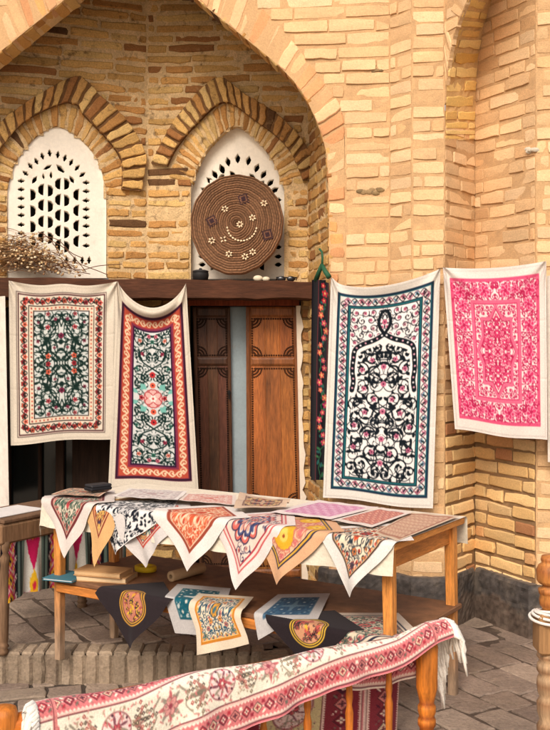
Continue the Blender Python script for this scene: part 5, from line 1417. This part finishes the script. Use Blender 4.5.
def rug(seed, ground=(232, 222, 202), bord=(176, 54, 66), bord2=(204, 116, 116), mid=(150, 50, 64), cw=1100, ch=210, b=(10, 62)):
    """narrow runner: v down = from far edge to near edge"""
    c = Cv(cw, ch, ground); rnd = random.Random(seed)
    def border(y0, y1):
        c.rect(0, y0, cw, y1, bord2); h = y1 - y0
        c.rect(0, y0, cw, y0 + 2.5, (92, 40, 48)); c.rect(0, y1 - 2.5, cw, y1, (92, 40, 48)); c.rect(0, y0 + 3, cw, y0 + 7, (226, 190, 176)); c.rect(0, y1 - 7, cw, y1 - 3, (226, 190, 176))
        x = 10; k = 0
        while x < cw:
            cy = (y0 + y1) / 2
            col = [bord, (216, 190, 160), mid, (206, 128, 120)][k % 4]; r = h * .21
            c.poly([(x, cy - r), (x + r * 1.15, cy), (x, cy + r), (x - r * 1.15, cy)], (70, 40, 46)); c.poly([(x, cy - r * .84), (x + r * .95, cy), (x, cy + r * .84), (x - r * .95, cy)], col)
            c.flower((x, cy), r * .5, [(240, 222, 196), bord, (240, 214, 190), (90, 46, 56)][k % 4], (70, 40, 50), 4, 0)
            for sx in (-1, 1):
                for sy in (-1, 1):
                    c.leaf((x + sx * r * .9, cy + sy * r * .55), r * .8, 2.6, sx * sy * .7 + (0 if sx > 0 else math.pi), rnd.choice([bord, (240, 224, 204), mid, (110, 104, 92)]))
            c.line([(x + r * 1.1, cy), (x + h * .52 - r * 1.1, cy)], 2.4, (240, 220, 200)); x += h * .52; k += 1
        for xx in range(0, cw, 9):
            c.poly([(xx, y1 - 7), (xx + 4.5, y1 - 12), (xx + 9, y1 - 7)], (236, 212, 196)); c.poly([(xx, y0 + 7), (xx + 4.5, y0 + 12), (xx + 9, y0 + 7)], (236, 212, 196))
    c.rect(0, 0, cw, 5, (236, 222, 204)); border(5, b[1]); border(ch - b[1], ch - 5); c.rect(0, ch - 5, cw, ch, (214, 120, 124))
    f0, f1 = b[1], ch - b[1]; cy = (f0 + f1) / 2; h = f1 - f0
    x = 40; k = 0
    while x < cw:
        kind = k % 4
        if kind in (1, 3):                        # lozenge field of tiny squares
            for i in range(-3, 4):
                for j in range(-3, 4):
                    if abs(i) + abs(j) <= 3:
                        p = (x + i * 9 + j * 3, cy + j * h * .135); q = rnd.choice([(54, 44, 46), (150, 52, 56), (92, 78, 62)])
                        c.poly([(p[0], p[1] - 4.6), (p[0] + 4.6, p[1]), (p[0], p[1] + 4.6), (p[0] - 4.6, p[1])], q); c.ell(p, 1.7, 1.7, 0, (236, 214, 180))
            x += 62
        elif kind == 0:                           # star palmette
            for a in range(8): c.leaf((x, cy), h * .34, 4.2, a * math.pi / 4, (146, 138, 124) if a % 2 else (190, 104, 104))
            c.flower((x, cy), h * .2, (214, 150, 144), (150, 70, 80), 6, .2, (150, 96, 96))
            for sx in (-1, 1): c.line(smooth_curve([(x + sx * h * .3, cy - h * .3), (x + sx * h * .48, cy - h * .1), (x + sx * h * .42, cy + h * .12), (x + sx * h * .6, cy + h * .34)], 12), 4.5, (150, 140, 122), 2)
            x += 66
        else:                                     # round medallion
            for sx in (-1, 1):
                c.poly([(x + sx * h * .42, cy), (x + sx * h * .78, cy - h * .34), (x + sx * h * .66, cy - h * .08), (x + sx * h * .86, cy), (x + sx * h * .66, cy + h * .08), (x + sx * h * .78, cy + h * .34)], (166, 116, 104))
                c.leaf((x + sx * h * .5, cy), h * .42, 5, 0 if sx > 0 else math.pi, (120, 112, 96))
            c.ell((x, cy), h * .40, h * .37, 0, (150, 92, 96)); c.ell((x, cy), h * .37, h * .34, 0, (232, 204, 196)); [c.leaf((x + math.cos(a_ * .7) * h * .12, cy + math.sin(a_ * .7) * h * .11), h * .2, 2.6, a_ * .7 + .5, rnd.choice([(186, 90, 98), (120, 70, 80), (150, 140, 120)])) for a_ in range(9)]
            for a in range(10): c.ell((x + math.cos(a * .628) * h * .34, cy + math.sin(a * .628) * h * .32), 2.6, 2.6, 0, (70, 40, 50) if a % 2 else (176, 50, 62))
            c.flower((x, cy), h * .12, (190, 84, 90), (244, 222, 206), 6, 0, (96, 44, 56)); x += 66
        k += 1
    for _k in range(620):
        xx, yy = rnd.uniform(0, cw), rnd.uniform(f0 + 3, f1 - 3); c.leaf((xx, yy), rnd.uniform(5, 9), 1.6, rnd.uniform(0, 6.28), rnd.choice([(170, 150, 124), (196, 140, 130), (146, 132, 112), (206, 120, 116)]))
    # end borders
    for xa in (30, cw - 66):
        c.rect(xa, 6, xa + 10, ch - 6, (206, 130, 124)); c.rect(xa + 2, 8, xa + 4, ch - 8, (110, 44, 54)); c.rect(xa + 7, 8, xa + 8, ch - 8, (110, 44, 54))
    return c
RW = .255
ns_, nc_ = 520, 130
sv = np.linspace(0.065, RL + .055, ns_)[None, :]; cvv = np.linspace(0, 1, nc_)[:, None]           # c: 0 far edge .. 1 near edge
sn = sv / RL
near = np.interp(sn, [0, .06, .25, .42, .55, .75, .92, 1.0, 1.06], [.235, .235, .215, .175, .145, .11, .085, .07, .06])
rr = .030 + .010 * np.clip((sn - .9) / .1, 0, 1)
lc = cvv * RW - (RW - near)                                                                    # signed length from the crest, + = near side
ang = np.clip(lc / rr, -1.57, 1.57); dn = np.maximum(0, np.abs(lc) - rr * 1.57)
wav = .006 * np.sin(sv * 31) + .004 * np.sin(sv * 57 + 1)
nn_ = rr * np.sin(ang) + np.sign(lc) * dn * .10 + np.sign(lc) * wav * np.minimum(1, dn / .08)
ztop = .686 + .018 * np.clip((sn - .90) / .1, 0, 1) + .004 * np.sin(sv * 17)
z = ztop + rr * (np.cos(ang) - 1) + .012 - dn
nn_ = nn_ + .012
sp = sv + .0 * z
pts = np.stack([PL[0] + RD[0] * sp + RN[0] * nn_, PL[1] + RD[1] * sp + RN[1] * nn_, z], -1)
rg = thing('rug', fb(RL / 2, 0, .68), 'narrow cream and red patterned rug draped over the back rail of the front bench', 'rug')
cvr = rug(1); cvr.k = 0.95
cloth_obj('rug_body', pts, cvr, np.broadcast_to((sv - .065) / (RL - .01), z.shape), np.broadcast_to(cvv, z.shape), None, None, mat=M_RUG, parent=rg)
rf = random.Random(9)
def fringe(sidx, outward):
    mb = MB()
    for j in range(0, nc_, 2):
        p = Vector(pts[j, sidx]); pa = [p]
        l = rf.uniform(.07, .12)
        dirv = fe * outward
        for k in range(1, 6):
            t = k / 5
            pa.append(p + dirv * (.035 * math.sqrt(t) + rf.gauss(0, .002)) + Vector((0, 0, -l * t ** 1.5)) + fn * (rf.gauss(0, .003) + .008 * t))
        mb.tube(pa, [.005, .006, .005, .006, .005, .003], tuple(lin((228, 220, 208)) * rf.uniform(.85, 1.05)), 5)
    mb.build('fringe', M_RUG, rg, True)
fringe(-1, 1); fringe(0, -1)
# second rug hanging behind the spindles
c2 = rug(6, (206, 188, 140), (112, 30, 44), (128, 46, 56), (70, 24, 44), 700, 420, (10, 120))
sv2 = np.linspace(.12, RL - .012, 260)[None, :]; hv = np.linspace(0, 1, 160)[:, None]
n2 = -.10 - .02 * np.sin(sv2 * 16) * (.3 + hv) - .05 * hv; z2 = .64 - .50 * hv + 0 * sv2
pts2 = np.stack([PL[0] + RD[0] * sv2 + RN[0] * n2, PL[1] + RD[1] * sv2 + RN[1] * n2, z2], -1)
# turned a quarter: its stripes run downwards
cloth_obj('rug', pts2, c2, np.broadcast_to(hv * .9, z2.shape), np.broadcast_to((((sv2 - .12) / (RL - .165) * 2.2) % 1.0), z2.shape), 'dark red and tan patterned rug hanging behind the spindles of the front bench', 'rug', mat=M_RUG)
mb = MB(); mb.tube([fb(.1, -.105, .642), fb(RL, -.105, .642)], .012, tuple(lin(OR3)), 8); mb.build('inner_rail', M_WOODH, bench, True)

# ------------------------------------------------------------------ turned post of another bench at the right edge
X0 = P(551, 700, 2.9); bx, by = X0[0], X0[1]
k = 2.9 / F
hz = lambda py: EYE - (py - HOR) * k - LOWZ
pr = [(555, 1), (556, 9), (560, 10), (563, 9), (565, 12), (570, 14.5), (580, 14), (583, 12), (585, 8), (587, 9), (589, 12.5), (593, 12), (595, 10.5), (600, 11.5), (605, 11), (608, 8.5), (611, 8.5)]
pb = thing('bedpost', (bx, by, LOWZ), 'turned wooden post with white cord tied round it, at the right edge of the picture', 'post')
mb = MB(); mb.lathe((bx, by, LOWZ), [(hz(y), r_ * k) for y, r_ in pr[::-1]], [tuple(lin((168, 104, 48))), tuple(lin((184, 120, 60))), tuple(lin((150, 88, 40)))], 20); mb.build('finial', M_WOOD, pb, True)
mb = MB(); s2 = 15 * k
mb.bbox((bx - s2, by - s2, LOWZ + hz(652)), (2 * s2, 0, 0), (0, 2 * s2, 0), (0, 0, hz(611.5) - hz(652)), tuple(lin((150, 112, 74))), .008); mb.build('square_block', M_OLD, pb)
pr2 = [(652, 13), (656, 14), (660, 11), (664, 13.5), (670, 14), (674, 11.5), (678, 13.5), (684, 14), (692, 13), (697, 11), (702, 14), (712, 13.5), (720, 11), (726, 14), (740, 13), (760, 11), (790, 14), (830, 12)]
mb = MB(); mb.lathe((bx, by, LOWZ), [(max(0, hz(y)), r_ * k) for y, r_ in pr2[::-1]], [tuple(lin((160, 130, 98))), tuple(lin((140, 104, 74))), tuple(lin((168, 138, 106)))], 20); mb.build('turned_shaft', M_OLD, pb, True)
mb = MB()
for i in range(4):
    zz = LOWZ + hz(611 + 2.2 * i); rr_ = (10 + 2.2 * i) * k
    mb.tube([(bx + rr_ * 1.25 * math.cos(a / 24 * 6.283), by + rr_ * 1.25 * math.sin(a / 24 * 6.283), zz - .006 * math.sin(a / 24 * 6.283 + i)) for a in range(25)], .0045, tuple(lin((216, 208, 198))), 6)
mb.build('cord', M_RUG, pb, True)
mb = MB(); mb.bbox((bx + s2, by - .025, LOWZ + hz(645)), (.9, .0, 0), (0, .05, 0), (0, 0, .07), tuple(lin((150, 108, 70))), .01); mb.build('side_rail', M_OLD, pb)

# ------------------------------------------------------------------ things standing on the beam ledge
def ledge(px, py, d): return P(px, py, d)
ty = 6.01
tc_ = Vector(P(236.5, 223.5, ty)); tr = 52.5 * ty / F
tray = thing('wicker_tray', P(236, 276, ty), 'round brown wicker tray decorated with shell flowers, leaning on the beam', 'tray')
ax_n = Vector((-.06, -.97, .22)).normalized(); ax_u = Vector((0, 0, 1)).cross(ax_n).normalized(); ax_v = ax_n.cross(ax_u)
def tp(a, b, w_): return tc_ + ax_u * (a * tr * .89) + ax_v * (b * tr) + ax_n * w_
mb = MB(); nr, na = 150, 220; rows = []
for i in range(nr + 1):
    r_ = i / nr; row = []
    for j in range(na):
        a = 2 * math.pi * j / na; rk = r_ * (1 + .012 * math.sin(3 * a + .5) + .006 * math.sin(17 * a))
        coil = r_ * 21; st = abs(math.sin(coil * math.pi)); wv = .5 + .5 * math.sin(a * 60 + int(coil) * 2.1)
        w_ = .004 + .008 * st + .003 * wv * st + .010 * (1 - r_) ** 2 - (.02 if i == nr else 0)
        base = lin((136, 98, 70)) * (.55 + .4 * st) * (.75 + .35 * wv) * (.9 + .2 * math.sin(int(coil) * 3.7))
        if i > nr - 4: base = lin((122, 84, 58))
        row.append(mb.vert(tp(rk * math.cos(a), rk * math.sin(a), w_), tuple(base)))
    rows.append(row)
for r0, r1 in zip(rows, rows[1:]):
    for j in range(na): mb.face(r0[j], r0[(j + 1) % na], r1[(j + 1) % na], r1[j])
bk_ = mb.vert(tp(0, 0, -.016), tuple(lin((90, 56, 36))))
for j in range(na): mb.face(rows[-1][(j + 1) % na], rows[-1][j], bk_)
mb.build('woven_disc', M_WICKER, tray, True)
def t6(x, y): return (x - (236.5 - 130) * 3.667) / (46.5 * 3.667), -(y - (223.5 - 130) * 3.667) / (52.5 * 3.667)
sh = tuple(lin((226, 202, 168)))
def shell(mb, a, b, ang, l=.014, w_=.008):
    ux = ax_u * math.cos(ang) + ax_v * math.sin(ang); uy = ax_n.cross(ux)
    mb.blob(tp(a, b, .020), l * .62, w_ * .72, .006, tuple(np.array(sh) * R.uniform(.85, 1.08)), 7, 5, (ux, uy, ax_n))
for (x, y, n_) in ((348, 291, 6), (491, 270, 6), (450, 326, 6), (404, 351, 7), (303, 413, 6), (345, 408, 4), (367, 464, 6), (426, 474, 6), (453, 457, 6)):
    a, b = t6(x, y); mb = MB()
    for k in range(n_):
        th = 2 * math.pi * k / n_ + x; shell(mb, a + math.cos(th) * .052, b + math.sin(th) * .046, th)
    mb.build('shell_flower', M_MISC, tray, True)
mb = MB()
for k in range(15):
    t = k / 14; th = math.pi * (1.04 + .90 * t); a, b = t6(412 + 54 * math.cos(th), 356 - 58 * math.sin(th)); shell(mb, a, b, th + 1.57, .013, .009)
o = mb.build('shell_row', M_MISC, tray, True); o['kind'] = 'thing'
for (x, y, ang) in ((415, 252, .3), (301, 336, .5), (505, 390, .25)):
    a, b = t6(x, y); mb = MB(); c, s_ = math.cos(ang), math.sin(ang); q = .105
    for rr_, w_, col in ((1, .016, (58, 36, 34)), (.66, .019, (104, 70, 52)), (.42, .022, (50, 30, 34))):
        ids = [mb.vert(tp(a + (dx * c - dy * s_) * q * rr_, b + (dx * s_ + dy * c) * q * rr_ * .95, w_), tuple(lin(col))) for dx, dy in ((-1, -1), (1, -1), (1, 1), (-1, 1))]
        idb = [mb.vert(tp(a + (dx * c - dy * s_) * q * rr_, b + (dx * s_ + dy * c) * q * rr_ * .95, w_ - .012), tuple(lin(col))) for dx, dy in ((-1, -1), (1, -1), (1, 1), (-1, 1))]
        mb.face(*ids)
        for i in range(4): mb.face(ids[i], ids[(i + 1) % 4], idb[(i + 1) % 4], idb[i])
    mb.build('woven_patch', M_WICKER, tray)
# small black pot
zl_ = 1.857
px_, py_ = G(200.5, 5.96)
pot = thing('pot', (px_, py_, zl_), 'small black pot with a lid standing on the beam left of the tray', 'pot')
mb = MB(); mb.lathe((px_, py_, zl_), [(0, .036), (.004, .044), (.03, .050), (.045, .049), (.052, .046)], tuple(lin((34, 32, 32))), 18); mb.build('body', M_MISC, pot, True)
mb = MB(); mb.lathe((px_, py_, zl_ + .052), [(0, .049), (.008, .048), (.014, .030), (.016, .010), (.022, .010), (.025, .004)], tuple(lin((42, 40, 40))), 18); mb.build('lid', M_MISC, pot, True)
for (x, r_, lb) in ((258, .024, 'whitish rounded stone on the beam, left of two by the tray edge'), (266, .019, 'smaller whitish stone on the beam, right of two by the tray edge')):
    p = G(x, 5.97); mb = MB(); mb.blob((p[0], p[1], zl_ + r_ * .8 - .004), r_ * 1.25, r_, r_ * .8, tuple(lin((206, 194, 170))), 12, 8); tag(mb.build('stone', M_PLASTER, None, True), lb, 'stone', 'stones on the beam')
# dark glasses
gl = thing('glasses', (*G(287, 5.97), zl_), 'pair of dark glasses lying on the beam right of the tray', 'glasses')
for x in (281.5, 291):
    p = G(x, 5.96); mb = MB(); mb.blob((p[0], p[1], zl_ + .012), .027, .008, .017, tuple(lin((26, 25, 27))), 12, 6); mb.build('lens', M_DARK, gl, True)
mb = MB(); a, b = G(276.5, 5.96), G(296.5, 5.96); mb.tube([(a[0], a[1] + .10, zl_ + .01), (a[0], a[1], zl_ + .02), (b[0], b[1], zl_ + .02), (b[0], b[1] + .10, zl_ + .01)], .004, tuple(lin((22, 21, 22))), 6); mb.build('frame', M_MISC, gl)

# dried branch bundle at the left end of the beam
br = thing('dried_branches', P(30, 276, 5.86), 'bundle of dried branches with pale seed pods lying on the beam at the left', 'dried branches')
tw = MB(); pods = MB(); rb_ = random.Random(21)
def dpt(x, y, d): return Vector(P(x, y, d))
for k in range(110):
    x0_, y0_ = rb_.uniform(-14, 20), rb_.gauss(256, 9); x1_, y1_ = rb_.uniform(45, 84), rb_.gauss(268, 4.5)
    if rb_.random() < .4: x1_, y1_ = rb_.uniform(20, 60), rb_.uniform(234, 274)
    d0 = 5.86 + rb_.gauss(0, .03); pts_ = []
    for i in range(7):
        t = i / 6; pts_.append(dpt(x0_ + (x1_ - x0_) * t, min(274.5, y0_ + (y1_ - y0_) * t - 7 * math.sin(math.pi * t) * rb_.uniform(.2, 1.2) + rb_.gauss(0, .8)), d0 + rb_.gauss(0, .012)))
    tw.tube(pts_, [.0020 - .0002 * i for i in range(7)], tuple(lin(rb_.choice([(96, 66, 42), (122, 88, 58), (150, 116, 80)]))), 5)
    for i in range(1, 7):
        if rb_.random() < .8:
            q = pts_[i] + Vector((rb_.gauss(0, .012), rb_.gauss(0, .01), rb_.gauss(0, .010)))
            if q.z < zl_ + .008: q.z = zl_ + .008
            pods.blob(q, rb_.uniform(.005, .011), .006, rb_.uniform(.004, .008), tuple(lin(rb_.choice([(196, 164, 120), (216, 190, 150), (170, 132, 92), (226, 206, 172), (146, 108, 74)]))), 6, 4)
for pth in (((48, 268), (70, 262), (90, 268), (108, 275)), ((50, 240), (64, 248), (78, 262), (86, 272)), ((42, 236), (58, 240), (70, 252), (82, 258)), ((60, 266), (80, 270), (98, 266), (122, 264)), ((52, 252), (62, 258), (74, 270), (90, 274)), ((38, 232), (46, 236), (56, 248), (66, 270))):
    tw.tube([dpt(x, min(y, 275), 5.83) for x, y in smooth_curve(pth, 18)], .0026, tuple(lin((92, 62, 44))), 5)
tw.build('twigs', M_OLD, br); o = pods.build('seed_pods', M_MISC, br, True); o['kind'] = 'stuff'
for o in bpy.data.objects:
    if o.name.startswith(('twigs', 'fringe', 'carving')): o['kind'] = 'stuff'
